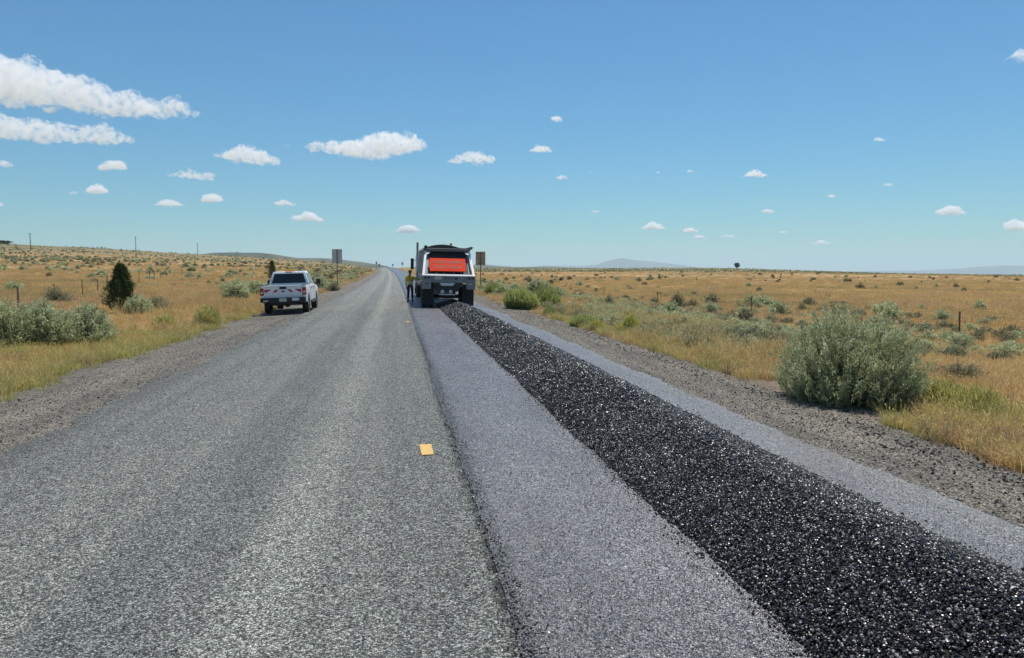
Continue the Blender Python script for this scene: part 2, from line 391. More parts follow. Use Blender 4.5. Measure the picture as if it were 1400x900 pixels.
# ------------------------------------------------------------------ clouds
def vapour(name, dens, freq, a, b):
    m = Mat(name); P = m.node('TexCoord').outputs['Object']; n = m.noise(P, freq, 6, 0.62, 0.6)
    d = m.math('MULTIPLY', m.rng(n, a, b), dens)
    v = m.node('VolumePrincipled', {'Color': (1, 1, 1, 1), 'Density': d, 'Anisotropy': 0.3}); m.t.links.new(v.outputs[0], m.out.inputs[1]); return m.m
CLOUD = vapour('cloud_vapour', 0.024, 0.017, 0.465, 0.68); CLOUDS = vapour('small_cloud_vapour', 0.035, 0.026, 0.43, 0.66)
from mathutils import noise as mnoise
DG = None
def evaluated_mesh(o):
    dg = bpy.context.evaluated_depsgraph_get(); return bpy.data.meshes.new_from_object(o.evaluated_get(dg))
BASE_ALT = 1500.0
def cloud(prof, label, group, seed, nb=60, thin=0.55, ball=1.0):
    """prof: [(px, top, base)] outline read off the sky; every puff sits at the cloud base altitude's own distance"""
    r = random.Random(seed); xs = [p[0] for p in prof]; b = bmesh.new()
    cx = np.interp(.5, [0, 1], [xs[0], xs[-1]])
    pos = []
    for i in range(nb):
        t = (i+r.random())/nb; px = xs[0]+(xs[-1]-xs[0])*t
        top = np.interp(px, xs, [p[1] for p in prof]); bs = np.interp(px, xs, [p[2] for p in prof])
        th = max(bs-top, 0.5)
        rad = th*0.5*r.uniform(0.45, 0.95)*ball; py = bs - rad*0.8 - max(0, th-1.8*rad)*r.random()**0.8
        pos.append((px, py, rad, bs))
        for k in range(3):
            a = r.uniform(0.1, 3.0); q = rad*r.uniform(0.25, 0.5)
            pos.append((px+math.cos(a)*rad*0.95, py-math.sin(a)*rad*0.85, q, bs))
    P0 = None; verts = []
    for px, py, rad, bs in pos:
        d0 = BASE_ALT/max(0.02, (371-bs)/1000.0)*r.uniform(0.985, 1.015)
        d0 = min(d0, 30000)
        d = ray(px, py); hx = math.hypot(d.x, d.y); p = d*(d0/hx)
        rw = rad/1000.0*d0*1.0
        p += Vector((d.x, d.y, 0)).normalized()*r.uniform(-1, 1)*rw*1.5
        verts.append((p, rw))
    origin = sum((v[0] for v in verts), Vector())/len(verts)
    for p, rw in verts:
        res = bmesh.ops.create_icosphere(b, subdivisions=2, radius=1)
        bmesh.ops.scale(b, vec=(rw*1.7, rw*1.35, rw*0.80), verts=res['verts'])
        bmesh.ops.translate(b, vec=p-origin, verts=res['verts'])
    me = bpy.data.meshes.new('cloud'); b.to_mesh(me); b.free()
    o = bpy.data.objects.new('cloud', me); COL.objects.link(o); o.location = origin
    rm = o.modifiers.new('r', 'REMESH'); rm.mode = 'VOXEL'
    ext = max(v[1] for v in verts); rm.voxel_size = max(ext*0.13, max(o.dimensions)/160)
    bpy.context.view_layer.update(); m2 = evaluated_mesh(o); o.modifiers.clear(); o.data = m2; bpy.data.meshes.remove(me)
    bb = bmesh.new(); bb.from_mesh(m2); seen = set(); isl = []
    for v in bb.verts:
        if v in seen: continue
        st = [v]; seen.add(v); cur = []
        while st:
            q = st.pop(); cur.append(q)
            for e in q.link_edges:
                w_ = e.other_vert(q)
                if w_ not in seen: seen.add(w_); st.append(w_)
        isl.append(cur)
    isl.sort(key=len)
    bmesh.ops.delete(bb, geom=[v for k in isl[:-1] for v in k], context='VERTS'); bb.to_mesh(m2); bb.free(); m2.update()
    n = len(m2.vertices); co = np.empty(n*3, np.float32); m2.vertices.foreach_get('co', co); co = co.reshape(-1, 3)
    no = np.empty(n*3, np.float32); m2.vertex_normals.foreach_get('vector', no); no = no.reshape(-1, 3)
    s1 = 1.1/ext; out = np.empty_like(co)
    for i in range(n):
        v = Vector(co[i]); f = mnoise.fractal(v*s1+Vector((seed*3.1, 0, 0)), 0.7, 2.1, 4)
        out[i] = co[i] + no[i]*f*ext*0.30
    m2.vertices.foreach_set('co', out.ravel()); m2.polygons.foreach_set('use_smooth', np.full(len(m2.polygons), True)); m2.update()
    m2.materials.clear(); m2.materials.append(CLOUD if group == BIGC else CLOUDS); o.cycles.use_motion_blur = False; tag(o, label, 'cloud', group)
    return o
BIGC = 'large white cumulus clouds'; SMC = 'small white fair weather clouds'
cloud([(-130, 62, 118), (-30, 70, 128), (25, 82, 142), (60, 97, 146), (95, 100, 150), (120, 118, 156), (160, 116, 160), (195, 132, 161), (235, 136, 162), (275, 152, 162)], 'longest white cloud, slanting down from the top left edge of the sky', BIGC, 1, 80)
cloud([(-120, 150, 186), (0, 157, 190), (40, 160, 196), (90, 170, 196), (140, 172, 198), (190, 190, 199)], 'long white cloud band below the longest one at the left edge', BIGC, 2, 60)
cloud([(294, 210, 217), (318, 203, 221), (335, 195, 224), (350, 203, 226), (382, 217, 227)], 'white cloud with one rounded hump, above the flat left cloud', BIGC, 3, 30)
cloud([(228, 236, 241), (262, 231, 245), (300, 238, 249), (326, 247, 250)], 'flat white lens shaped cloud under the humped cloud', BIGC, 4, 26)
cloud([(417, 196, 205), (450, 193, 212), (490, 191, 217), (530, 177, 215), (555, 182, 213), (580, 193, 204)], 'ragged white cloud high above the road and the pickup', BIGC, 5, 46)
cloud([(610, 222, 225), (628, 212, 226), (646, 205, 228), (664, 209, 226), (678, 218, 221)], 'compact puffy white cloud above the truck', BIGC, 6, 22)
cloud([(1372, 79, 84), (1390, 70, 85), (1420, 62, 86), (1470, 60, 87)], 'white cloud cut off by the right edge of the sky', BIGC, 7, 24)
SM = [((722, 758), 198, 208, 'small flat bottomed cloud right of the puffy one over the truck'), ((754, 770), 158, 166, 'tiny cloud alone high in the middle of the sky'),
 ((133, 175), 220, 232, 'small drifting cloud just below the left cloud bands'), ((115, 150), 253, 264, 'small slanted cloud low in the left sky'),
 ((-10, 18), 219, 228, 'small cloud at the left edge under the two cloud bands'), ((363, 410), 273, 282, 'low flat cloud above the pickup truck'),
 ((391, 448), 290, 303, 'lowest of the flat clouds above the left sign'), ((207, 255), 273, 282, 'thin broken cloud low over the left field'),
 ((275, 308), 265, 276, 'faint cloud beside the thin broken one at left'), ((540, 577), 308, 319, 'faint cloud low above the end of the road'),
 ((1015, 1053), 233, 242, 'bright small cloud in the middle of the right sky'), ((1278, 1322), 282, 293, 'lumpy white cloud low near the right edge'),
 ((875, 912), 304, 314, 'bright cloud low above the blue mountain'), ((1036, 1064), 286, 291, 'thin cloud below the bright small one on the right')]
for i, ((a, b_), tp, bs, lab) in enumerate(SM):
    w = b_-a; rr_ = random.Random(i)
    pk = rr_.uniform(.35, .6)
    cloud([(a, bs-1.8, bs-.3), (a+w*.2, tp+(bs-tp)*.45, bs), (a+w*pk, tp-1, bs), (a+w*.78, tp+(bs-tp)*.5, bs), (b_, bs-1.4, bs-.2)], lab, SMC, 20+i, 18, ball=1.3)
TINY = [((804, 824), 287, 291), ((760, 777), 239, 245), ((1195, 1211), 188, 193), ((933, 956), 312, 318), ((946, 966), 321, 327), ((982, 1010), 321, 325), ((1066, 1078), 315, 319), ((1110, 1143), 329, 334), ((1380, 1402), 303, 315), ((938, 950), 232, 236), ((1208, 1221), 250, 254), ((95, 105), 261, 266), ((385, 400), 197, 201), ((897, 903), 234, 237), ((-8, 6), 277, 282), ((1133, 1143), 266, 270), ((805, 811), 234, 236)]
for i, ((a, b_), tp, bs) in enumerate(TINY):
    w = b_-a
    cloud([(a, bs-1.6, bs-.3), (a+w*.4, tp, bs), (b_, bs-1.4, bs-.2)], 'tiny isolated wisp of white cloud in the open sky', 'tiny cloud wisps', 60+i, 10, ball=1.5)

# ------------------------------------------------------------------ scattering (stuff only)
HID = {}
def variants(name, meshes, mat):
    c = bpy.data.collections.new(name)           # a library of shapes, not linked to the scene
    for i, me in enumerate(meshes):
        o = bpy.data.objects.new('%s_%02d' % (name, i), me); me.materials.clear(); me.materials.append(mat); c.objects.link(o)
    return c
def scatter(name, pts, rot, scl, idx, coll, label=None):
    me = bpy.data.meshes.new(name); n = len(pts); me.vertices.add(n)
    me.vertices.foreach_set('co', np.asarray(pts, np.float32).ravel())
    for nm, tp, v in (('rot', 'FLOAT_VECTOR', rot), ('scl', 'FLOAT_VECTOR', scl), ('idx', 'INT', idx)):
        a = me.attributes.new(nm, tp, 'POINT')
        a.data.foreach_set('vector' if tp == 'FLOAT_VECTOR' else 'value', np.asarray(v, np.float32 if tp != 'INT' else np.int32).ravel())
    o = bpy.data.objects.new(name, me); COL.objects.link(o)
    ng = bpy.data.node_groups.new(name, 'GeometryNodeTree')
    ng.interface.new_socket('Geometry', in_out='INPUT', socket_type='NodeSocketGeometry')
    ng.interface.new_socket('Geometry', in_out='OUTPUT', socket_type='NodeSocketGeometry')
    N = ng.nodes.new; L = ng.links.new
    gi, go = N('NodeGroupInput'), N('NodeGroupOutput'); ip = N('GeometryNodeInstanceOnPoints')
    ci = N('GeometryNodeCollectionInfo'); ci.inputs['Collection'].default_value = coll
    ci.inputs['Separate Children'].default_value = True; ci.inputs['Reset Children'].default_value = True
    def at(nm, dt):
        a = N('GeometryNodeInputNamedAttribute'); a.data_type = dt; a.inputs['Name'].default_value = nm; return a.outputs['Attribute']
    er = N('FunctionNodeEulerToRotation'); L(at('rot', 'FLOAT_VECTOR'), er.inputs[0])
    L(gi.outputs[0], ip.inputs['Points']); L(ci.outputs[0], ip.inputs['Instance'])
    ip.inputs['Pick Instance'].default_value = True; L(at('idx', 'INT'), ip.inputs['Instance Index'])
    L(er.outputs[0], ip.inputs['Rotation']); L(at('scl', 'FLOAT_VECTOR'), ip.inputs['Scale']); L(ip.outputs[0], go.inputs[0])
    md = o.modifiers.new('scatter', 'NODES'); md.node_group = ng
    return tag(o, kind='stuff')
def rock_mesh(seed, sub=1, flat=0.75):
    b = bmesh.new(); bmesh.ops.create_icosphere(b, subdivisions=sub, radius=0.5); r = random.Random(seed)
    planes = [(Vector((r.gauss(0, 1), r.gauss(0, 1), r.gauss(0, 1))).normalized(), r.uniform(0.26, 0.42)) for _ in range(9)]
    for v in b.verts:
        for n, d in planes:
            k = v.co.dot(n)
            if k > d: v.co -= n*(k-d)
        v.co *= r.uniform(0.92, 1.08); v.co.z *= flat
    bmesh.ops.dissolve_degenerate(b, dist=0.02, edges=b.edges[:])
    me = bpy.data.meshes.new('rock'); b.to_mesh(me); b.free(); return me

# ------------------------------------------------------------------ windrow of asphalt mix
PC, PW, PH = 2.88, 0.92, 0.32
def pile_h(u, y):
    w = PW*(1+0.006*np.sin(y*0.9)+0.012*np.sin(y*2.3+1))
    t = np.clip(1-np.abs(u-PC-0.012*np.sin(y*0.55))/w, 0, 1)
    h = PH*(1+0.06*np.sin(y*1.7+2)+0.05*np.sin(y*0.8))*np.where(t < .75, (t/.75)**.8*.84, .84+.16*(1-((1-t)/.25)**2))
    return h*sstep(41.5, 38.5, y)
m = Mat('asphalt_mix'); tc = m.node('TexCoord').outputs['Object']; n = m.noise(tc, 60, 3, 0.7)
BLK = m.done(m.bsdf(m.mix(n, (0.008, 0.008, 0.008), (0.018, 0.017, 0.017)), 0.6, 0.4, normal=m.bump(n, 1.0, 0.02)))
yp = np.unique(np.concatenate([np.arange(-9, 12, 0.06), np.arange(12, 42, 0.12)])); up_ = np.linspace(PC-1.05, PC+1.05, 43)
U2, Y2 = np.meshgrid(up_, yp)
def pile_full(u, y):
    h = pile_h(u, y); return h*(1+0.05*wob(u, y, 0.8, 8)) + 0.006*wob(u, y, 0.25, 9)*(h > 0.03)
Hh = pile_full(U2, Y2)
Z2 = zlong(Y2)+crossfall(U2)+Hh+np.where(Hh <= 0.001, -0.05, 0.012*(1+Y2.clip(0)/25)-0.010)
pile = link('asphalt_windrow', mesh_np('asphalt_windrow', np.stack([U2+bend(Y2), Y2, Z2], -1).reshape(-1, 3), grid_faces(*U2.shape), smooth=True), BLK)
tag(pile, 'long black windrow of fresh asphalt mix along the right lane', 'asphalt windrow')
m = Mat('coated_stone'); oi = m.node('ObjectInfo').outputs['Random']; geo = m.node('NewGeometry').outputs['Random Per Island']
c = m.ramp(oi, [(0, (0.004, 0.004, 0.004)), (0.55, (0.013, 0.010, 0.009)), (0.78, (0.042, 0.034, 0.030)), (0.88, (0.17, 0.15, 0.145)), (1, (0.50, 0.46, 0.44))])  # pale end of the ramp paints sun glints as bright stones among the black
STN = m.done(m.bsdf(c, 0.33, 0.5))
rocks = [rock_mesh(i, 1 if i < 6 else 2, 0.8) for i in range(8)]
CR = variants('coated_stones', rocks, STN)
def pile_pts(n, y0, y1, s0, s1, seed):
    r = np.random.default_rng(seed); y = r.uniform(y0, y1, n); u = PC + r.uniform(-1, 1, n)*(PW*1.1)
    k = pile_h(u, y) > 0.004; u, y = u[k], y[k]; n = len(u); h = pile_full(u, y); z = zlong(y)+crossfall(u)+h+0.012*(1+y.clip(0)/25)+r.uniform(-0.15, 0.4, n)*s0
    s = s0 + (s1-s0)*r.random(n)**2.5
    return np.stack([u+bend(y), y, z], -1), s
A = [pile_pts(10000, -3, 2.4, .024, .045, 1), pile_pts(100000, 2.4, 8, .012, .026, 2), pile_pts(60000, 8, 18, .017, .036, 3), pile_pts(30000, 18, 41, .028, .055, 4)]
# strays along both feet of the windrow
r = np.random.default_rng(12); n = 1500; y = 2.2*np.exp(r.random(n)*2.7); sd_ = r.choice([-1, 1], n); off = PW + r.exponential(0.035, n)
u = PC+sd_*off; A.append((np.stack([u+bend(y), y, zlong(y)+crossfall(u)+0.012*(1+y/25)+0.006], -1), r.uniform(.010, .026, n)))
P_ = np.concatenate([a[0] for a in A]); S_ = np.concatenate([a[1] for a in A]); n = len(P_)
scatter('asphalt_stones', P_, rng.uniform(0, 6.28, (n, 3)), S_[:, None]*rng.uniform(0.8, 1.25, (n, 3)), rng.integers(0, 8, n), CR)

# loose chips lying on the seal coat of both lanes
m = Mat('seal_chip'); oi = m.node('ObjectInfo').outputs['Random']
SC1 = m.done(m.bsdf(m.ramp(oi, [(0, (0.04, 0.042, 0.04)), (0.3, (0.13, 0.135, 0.122)), (0.7, (0.28, 0.285, 0.255)), (1, (0.55, 0.54, 0.48))]), 0.7, 0.35))
m = Mat('fogged_chip'); oi = m.node('ObjectInfo').outputs['Random']
SC2 = m.done(m.bsdf(m.ramp(oi, [(0, (0.012, 0.012, 0.013)), (0.4, (0.04, 0.038, 0.04)), (0.7, (0.17, 0.16, 0.165)), (1, (0.60, 0.58, 0.58))]), 0.36, 0.6))
chs = [rock_mesh(80+i, 1, 0.55) for i in range(6)]; CC1 = variants('seal_chips', chs, SC1); CC2 = variants('fogged_chips', [c_.copy() for c_ in chs], SC2)
for nm, cl, n, u0, u1, sd_, lf in (('seal_coat_chips', CC1, 110000, -4.6, 0.56, 33, .009), ('fogged_lane_chips', CC2, 50000, 0.62, 2.1, 34, .014), ('fogged_lane_chips', CC2, 7000, 3.6, 4.4, 35, .014)):
    r = np.random.default_rng(sd_); y = 2.5*np.exp(r.random(n)**(1.7 if u0 < 0 else 2.0)*math.log(14)); u = r.uniform(u0, u1, n)
    if u0 > 3: y = y*1.45
    if u0 < -2: k_ = (u > -0.12*y-3.0); u, y = u[k_], y[k_]; n = len(u)
    s_ = (0.0045+0.0075*r.random(n)**1.8)*(1+y/22)
    scatter(nm, np.stack([u+bend(y), y, zlong(y)+crossfall(u)+lf*(1+y/25)+s_*.08], -1), np.stack([r.normal(size=n)*.35, r.normal(size=n)*.35, r.uniform(0, 6.28, n)], -1), s_[:, None]*r.uniform(.75, 1.35, (n, 3)), r.integers(0, 6, n), cl)

# loose stones and clods on the shoulders, crumbs on the seam
m = Mat('shoulder_stone'); oi = m.node('ObjectInfo').outputs['Random']
c = m.ramp(oi, [(0, (0.03, 0.028, 0.027)), (0.35, (0.08, 0.075, 0.068)), (0.75, (0.17, 0.155, 0.13)), (1, (0.34, 0.31, 0.26))])
SST = m.done(m.bsdf(c, 0.85, 0.3)); CS = variants('shoulder_stones', [rock_mesh(40+i, 1, 0.65) for i in range(6)], SST)
m = Mat('dark_clod'); oi = m.node('ObjectInfo').outputs['Random']
CLD = m.done(m.bsdf(m.ramp(oi, [(0, (0.028, 0.026, 0.024)), (1, (0.10, 0.09, 0.078))]), 0.9, 0.2)); CD = variants('dark_clods', [rock_mesh(60+i, 2, 0.6) for i in range(5)], CLD)
def strip_pts(n, u0, u1, y0, y1, seed, upow=1.0, lift=0.006):
    r = np.random.default_rng(seed); y = y0*np.exp(r.random(n)*math.log(y1/y0)); u = u0+(u1-u0)*r.random(n)**upow
    x = u+bend(y); z = np.where((u > 6.3) | (u < -6.3), zground(x, y), zlong(y)+crossfall(u)+lift*(1+y/25)); return np.stack([x, y, z], -1)
a = np.concatenate([strip_pts(19000, 4.5, 6.5, 3, 60, 21), strip_pts(2500, 6.3, 7.4, 7, 16, 29)]); b_ = strip_pts(19000, -6.7, -3.0, 5, 60, 22); P_ = np.concatenate([a, b_]); n = len(P_)
s_ = 0.008+0.03*rng.random(n)**4
scatter('shoulder_gravel_stones', P_, rng.uniform(0, 6.28, (n, 3)), s_[:, None]*rng.uniform(.7, 1.3, (n, 3)), rng.integers(0, 6, n), CS)
a = strip_pts(1300, 5.15, 6.35, 4, 45, 23); a2 = strip_pts(1100, 5.6, 5.95, 4, 45, 26); b_ = strip_pts(420, -6.7, -4.6, 7, 45, 24)
P_ = np.concatenate([a, a2, b_]); n = len(P_); s_ = 0.010+0.045*rng.random(n)**4
scatter('dark_clods_of_soil', P_, rng.uniform(0, 6.28, (n, 3)), s_[:, None]*rng.uniform(.7, 1.4, (n, 3)), rng.integers(0, 5, n), CD)
r = np.random.default_rng(31); n = 2600; y = 2.4*np.exp(r.random(n)*2.3); u = 0.61+r.normal(0, 0.04, n)
x_ = u+bend(y); P_ = np.stack([x_, y, zlong(y)+crossfall(u)+0.012*(1+y/25)+0.003], -1); s_ = 0.007+0.016*r.random(n)**2
scatter('seam_crumbs', P_, rng.uniform(0, 6.28, (n, 3)), np.repeat(s_[:, None], 3, 1), rng.integers(0, 8, n), CR)

# ------------------------------------------------------------------ shared materials
WHITE = simple('white_vehicle_paint', (0.86, 0.86, 0.86), 0.32, dirt=0.08, coat=0.3)
WHITE2 = simple('white_frame_paint', (0.80, 0.80, 0.78), 0.45, dirt=0.25)
BLACKP = simple('black_plastic', (0.018, 0.018, 0.02), 0.55, dirt=0.3, dirtcol=(0.09, 0.08, 0.07))
RUBBER = simple('tyre_rubber', (0.022, 0.021, 0.021), 0.8, dirt=0.35, dirtcol=(0.10, 0.09, 0.08))
STEEL = simple('brushed_steel', (0.55, 0.56, 0.58), 0.38, metal=0.85, dirt=0.3)
SILVER = simple('dusty_aluminium', (0.44, 0.45, 0.47), 0.45, metal=0.6, dirt=0.4, dirtcol=(0.28, 0.27, 0.26))
GREYP = simple('grey_bumper_paint', (0.27, 0.275, 0.285), 0.5, dirt=0.4, dirtcol=(0.18, 0.17, 0.16))
DKFRAME = simple('dark_chassis', (0.035, 0.035, 0.037), 0.65, dirt=0.4, dirtcol=(0.10, 0.09, 0.08))
TARP = simple('dark_tarp', (0.055, 0.055, 0.055), 0.7, dirt=0.4, dirtcol=(0.16, 0.15, 0.13), scale=1.5)
TARPBAR = simple('tarp_cover_grey', (0.19, 0.18, 0.17), 0.7, dirt=0.5, dirtcol=(0.10, 0.10, 0.09), scale=2)
REDL = simple('red_lens', (0.45, 0.012, 0.012), 0.2, dirt=0.1); REDDK = simple('dark_red_lens', (0.10, 0.012, 0.014), 0.25, dirt=0.1)
REDREF = simple('red_reflective_tape', (0.50, 0.02, 0.05), 0.35, dirt=0.1)
ORANGE = simple('orange_sign_face', (0.88, 0.055, 0.012), 0.7, dirt=0.08, dirtcol=(0.4, 0.06, 0.03), spec=0.1)
SIGNTXT = simple('dark_red_lettering', (0.20, 0.012, 0.008), 0.5, dirt=0.1)
AMBER = simple('amber_lens', (0.85, 0.30, 0.02), 0.2, dirt=0.1)
PLATE = simple('licence_plate', (0.62, 0.58, 0.45), 0.45, dirt=0.2)
BLUEB = simple('dark_blue_badge', (0.015, 0.025, 0.07), 0.3, dirt=0.1)
GALV = simple('weathered_sign_back', (0.62, 0.60, 0.57), 0.6, metal=0.0, dirt=0.4, dirtcol=(0.25, 0.23, 0.20))
PLY = simple('weathered_plywood_back', (0.52, 0.38, 0.25), 0.8, dirt=0.4, dirtcol=(0.24, 0.17, 0.11))
POSTW = simple('grey_wood_post', (0.20, 0.165, 0.13), 0.85, dirt=0.4)
RUST = simple('rusty_steel_post', (0.11, 0.075, 0.055), 0.8, dirt=0.4)
LENSCL = simple('clear_lens', (0.7, 0.7, 0.7), 0.15, dirt=0.05)
m = Mat('tinted_glass'); tc = m.node('TexCoord').outputs['Object']
GLASS = m.done(m.bsdf(m.mix(m.noise(tc, 2.5, 3), (0.012, 0.016, 0.017), (0.03, 0.036, 0.034)), 0.06, 0.6))

def text_mesh(name, body, size, width, mat, parent, loc, rot, thick=0.004):
    cu = bpy.data.curves.new(name, 'FONT'); cu.body = body; cu.size = size; cu.align_x = 'CENTER'; cu.align_y = 'CENTER'; cu.extrude = thick; cu.offset = size*0.022
    t = bpy.data.objects.new(name, cu); COL.objects.link(t); bpy.context.view_layer.update()
    me = evaluated_mesh(t); bpy.data.objects.remove(t); bpy.data.curves.remove(cu)
    co = np.empty(len(me.vertices)*3, np.float32); me.vertices.foreach_get('co', co); co = co.reshape(-1, 3)
    co[:, 0] *= width/(np.ptp(co[:, 0])+1e-6); me.vertices.foreach_set('co', co.ravel()); me.materials.clear(); me.update()
    o = link(name, me, mat, parent); o.location = loc; o.rotation_euler = rot; return o

def wheel(parent, c, r, w, rim_mat, dual=False, side=1):
    """a wheel on the x axis: tyre with grooves, rim as its child"""
    mb = MB(); prof = [(r*0.60, -w/2*0.9), (r*0.9, -w/2), (r*0.985, -w/2*0.8), (r, -w/2*0.5), (r, w/2*0.5), (r*0.985, w/2*0.8), (r*0.9, w/2), (r*0.60, w/2*0.9)]
    n = 36; rings = []
    for k in range(n):
        a = 2*math.pi*k/n
        rings.append([mb.b.verts.new((x, q*math.cos(a)*(1 if k % 2 or q < r*0.99 else 0.985), q*math.sin(a)*(1 if k % 2 or q < r*0.99 else 0.985))) for q, x in prof])
    for k in range(n):
        A, B = rings[k], rings[(k+1) % n]
        for j in range(len(prof)):
            j2 = (j+1) % len(prof); mb.b.faces.new((A[j], A[j2], B[j2], B[j]))
    bmesh.ops.recalc_face_normals(mb.b, faces=mb.b.faces[:])
    t = mb.build('tyre', RUBBER, None, True)
    wh = empty('wheel'); wh.parent = parent; wh.location = c; t.parent = wh
    mb = MB(); xo = side*w*0.28
    mb.cyl((xo-side*0.05, 0, 0), (xo, 0, 0), r*0.60, n=28); mb.cyl((xo, 0, 0), (xo+side*0.035, 0, 0), r*0.2, n=16)
    for k in range(6):
        a = k*math.pi/3; mb.box((xo+side*0.012, math.cos(a)*r*0.38, math.sin(a)*r*0.38), (0.03, r*0.40, r*0.15), (a, 0, 0))
    mb.build('rim', rim_mat, wh)
    return wh

# ------------------------------------------------------------------ pickup truck (local: x right, y forward, rear bumper at y=0)
def arch(cy_, cz, r, n=9):
    return [(cy_+r*math.cos(a), cz+r*math.sin(a)) for a in np.linspace(math.pi, 0, n)]
def build_pickup():
    T = empty('pickup_truck')
    tag(T, 'white crew cab pickup with red chevrons parked on the left gravel shoulder', 'pickup truck')
    W = 0.98; yr, yf, wr = 1.28, 4.93, 0.41; z0 = 0.50
    # cab and bonnet lower body
    prof = [(2.10, z0)] + [(yf-0.49, z0)] + arch(yf, wr, 0.49)[1:-1] + [(yf+0.49, z0), (5.62, 0.55), (5.72, 0.75), (5.70, 1.06), (5.45, 1.14), (4.35, 1.24), (4.15, 1.25), (2.10, 1.27)]
    MB().prism(prof, -W, W, bev=0.03).build('body', WHITE, T, True)
    # bed sides with rear arches
    prof = [(0.10, 0.62), (0.10, 1.30), (2.07, 1.30), (2.07, z0)] + [(yr+0.50, z0)] + arch(yr, wr, 0.50)[::-1][1:-1] + [(yr-0.50, z0), (0.25, 0.55)]
    for s in (-1, 1):
        a, b = (s*0.85, s*0.985); MB().prism(prof, min(a, b), max(a, b), bev=0.02).build('bed_side', WHITE, T, True)
        MB().box((s*0.91, 1.08, 1.315), (0.13, 1.9, 0.03), bev=0.01).build('bed_rail', BLACKP, T)
    MB().box((0, 1.1, 0.80), (1.70, 1.9, 0.04)).box((0, 2.06, 1.04), (1.70, 0.03, 0.46)).build('bed_floor', DKFRAME, T)
    tg = MB().box((0, 0.085, 0.985), (1.66, 0.06, 0.64), bev=0.02).box((0, 0.06, 1.275), (1.68, 0.09, 0.05), bev=0.015).build('tailgate', WHITE, T, True)
    MB().box((0, 0.048, 1.19), (0.30, 0.022, 0.115), bev=0.01).build('handle', BLACKP, tg)
    b = MB(); b.cyl((0, 0.054, 0), (0, 0.043, 0), 0.085, n=24); bmesh.ops.scale(b.b, vec=(1, 1, 0.42), verts=b.b.verts[:]); bmesh.ops.translate(b.b, vec=(0, 0, 1.035), verts=b.b.verts[:]); b.build('badge', BLUEB, tg)
    def para(x0, x1, za, zb, sk): return [(x0+sk, 0.0, za), (x1+sk, 0.0, za), (x1, 0.0, zb), (x0, 0.0, zb)]
    mm = Mat('chevron_tape'); P = mm.node('TexCoord').outputs['Object']
    for s in (-1, 1):
        for xa, ln in ((0.34, 0.24), (0.70, 0.20)):
            # slanted red bars rising towards the middle, with a pale core
            pts = [(s*(xa+0.11), 0.052, 1.00), (s*(xa+0.11-ln*0.55), 0.052, 1.00), (s*(xa-ln*0.75+0.02), 0.052, 1.12), (s*(xa-0.02), 0.052, 1.12)]
            if xa > 0.5: pts = [(s*0.80, 0.052, 1.00), (s*0.72, 0.052, 1.00), (s*0.50, 0.052, 1.125), (s*0.80, 0.052, 1.125)]
            MB().plate(pts, (0, -1, 0), 0.006).build('chevron', REDREF, tg)
    for s in (-1, 1):   # tail lights
        l = MB().hexa([(s*0.835, 0.07, 0.87), (s*0.992, 0.07, 0.87), (s*0.992, 0.30, 0.87), (s*0.835, 0.12, 0.87), (s*0.835, 0.07, 1.19), (s*0.992, 0.07, 1.19), (s*0.992, 0.30, 1.19), (s*0.835, 0.12, 1.19)])
        bmesh.ops.recalc_face_normals(l.b, faces=l.b.faces[:])
        l = l.build('tail_light', REDL, T); MB().box((s*0.915, 0.066, 1.0), (0.10, 0.012, 0.085)).build('reversing_lens', LENSCL, l)
    bp = MB().box((0, 0.0, 0.66), (1.96, 0.20, 0.20), bev=0.03).box((0, 0.06, 0.52), (1.2, 0.12, 0.12), bev=0.02).build('rear_bumper', BLACKP, T, True)
    MB().box((0, -0.105, 0.66), (0.32, 0.012, 0.155)).build('licence_plate', PLATE, bp)
    MB().box((0.55, -0.106, 0.68), (0.30, 0.012, 0.125)).build('white_sticker', WHITE2, bp); MB().box((-0.74, -0.106, 0.63), (0.2, 0.012, 0.05)).build('reflector', LENSCL, bp)
    MB().box((0, -0.06, 0.50), (0.09, 0.25, 0.07)).ball((0, -0.2, 0.57), 0.03).build('tow_hitch', DKFRAME, T)
    # cab glasshouse
    cab = MB().hexa([(-0.95, 2.10, 1.255), (0.95, 2.10, 1.255), (0.95, 4.30, 1.235), (-0.95, 4.30, 1.235), (-0.74, 2.36, 1.90), (0.74, 2.36, 1.90), (0.72, 3.55, 1.915), (-0.72, 3.55, 1.915)], 0.05)
    cab.build('cab', WHITE, T, True)
    def lerp(a, b, t): return tuple(a[i]+(b[i]-a[i])*t for i in range(3))
    rb = [(-0.95, 2.10, 1.255), (0.95, 2.10, 1.255), (0.74, 2.36, 1.90), (-0.74, 2.36, 1.90)]
    def quad_in(q, u0, u1, v0, v1):
        bl = lerp(lerp(q[0], q[1], u0), lerp(q[3], q[2], u0), v0); br = lerp(lerp(q[0], q[1], u1), lerp(q[3], q[2], u1), v0)
        tr = lerp(lerp(q[0], q[1], u1), lerp(q[3], q[2], u1), v1); tl = lerp(lerp(q[0], q[1], u0), lerp(q[3], q[2], u0), v1); return [bl, br, tr, tl]
    MB().plate(quad_in(rb, 0.07, 0.93, 0.16, 0.86), (0, -0.93, 0.37), 0.008).build('rear_window', GLASS, T)
    MB().box((0, 2.33, 1.875), (0.30, 0.04, 0.03), (R(-20), 0, 0)).build('brake_light', REDL, T)
    fb = [(0.95, 4.30, 1.235), (-0.95, 4.30, 1.235), (-0.72, 3.55, 1.915), (0.72, 3.55, 1.915)]
    MB().plate(quad_in(fb, 0.06, 0.94, 0.08, 0.92), (0, 0.67, 0.74), 0.008).build('windscreen', GLASS, T)
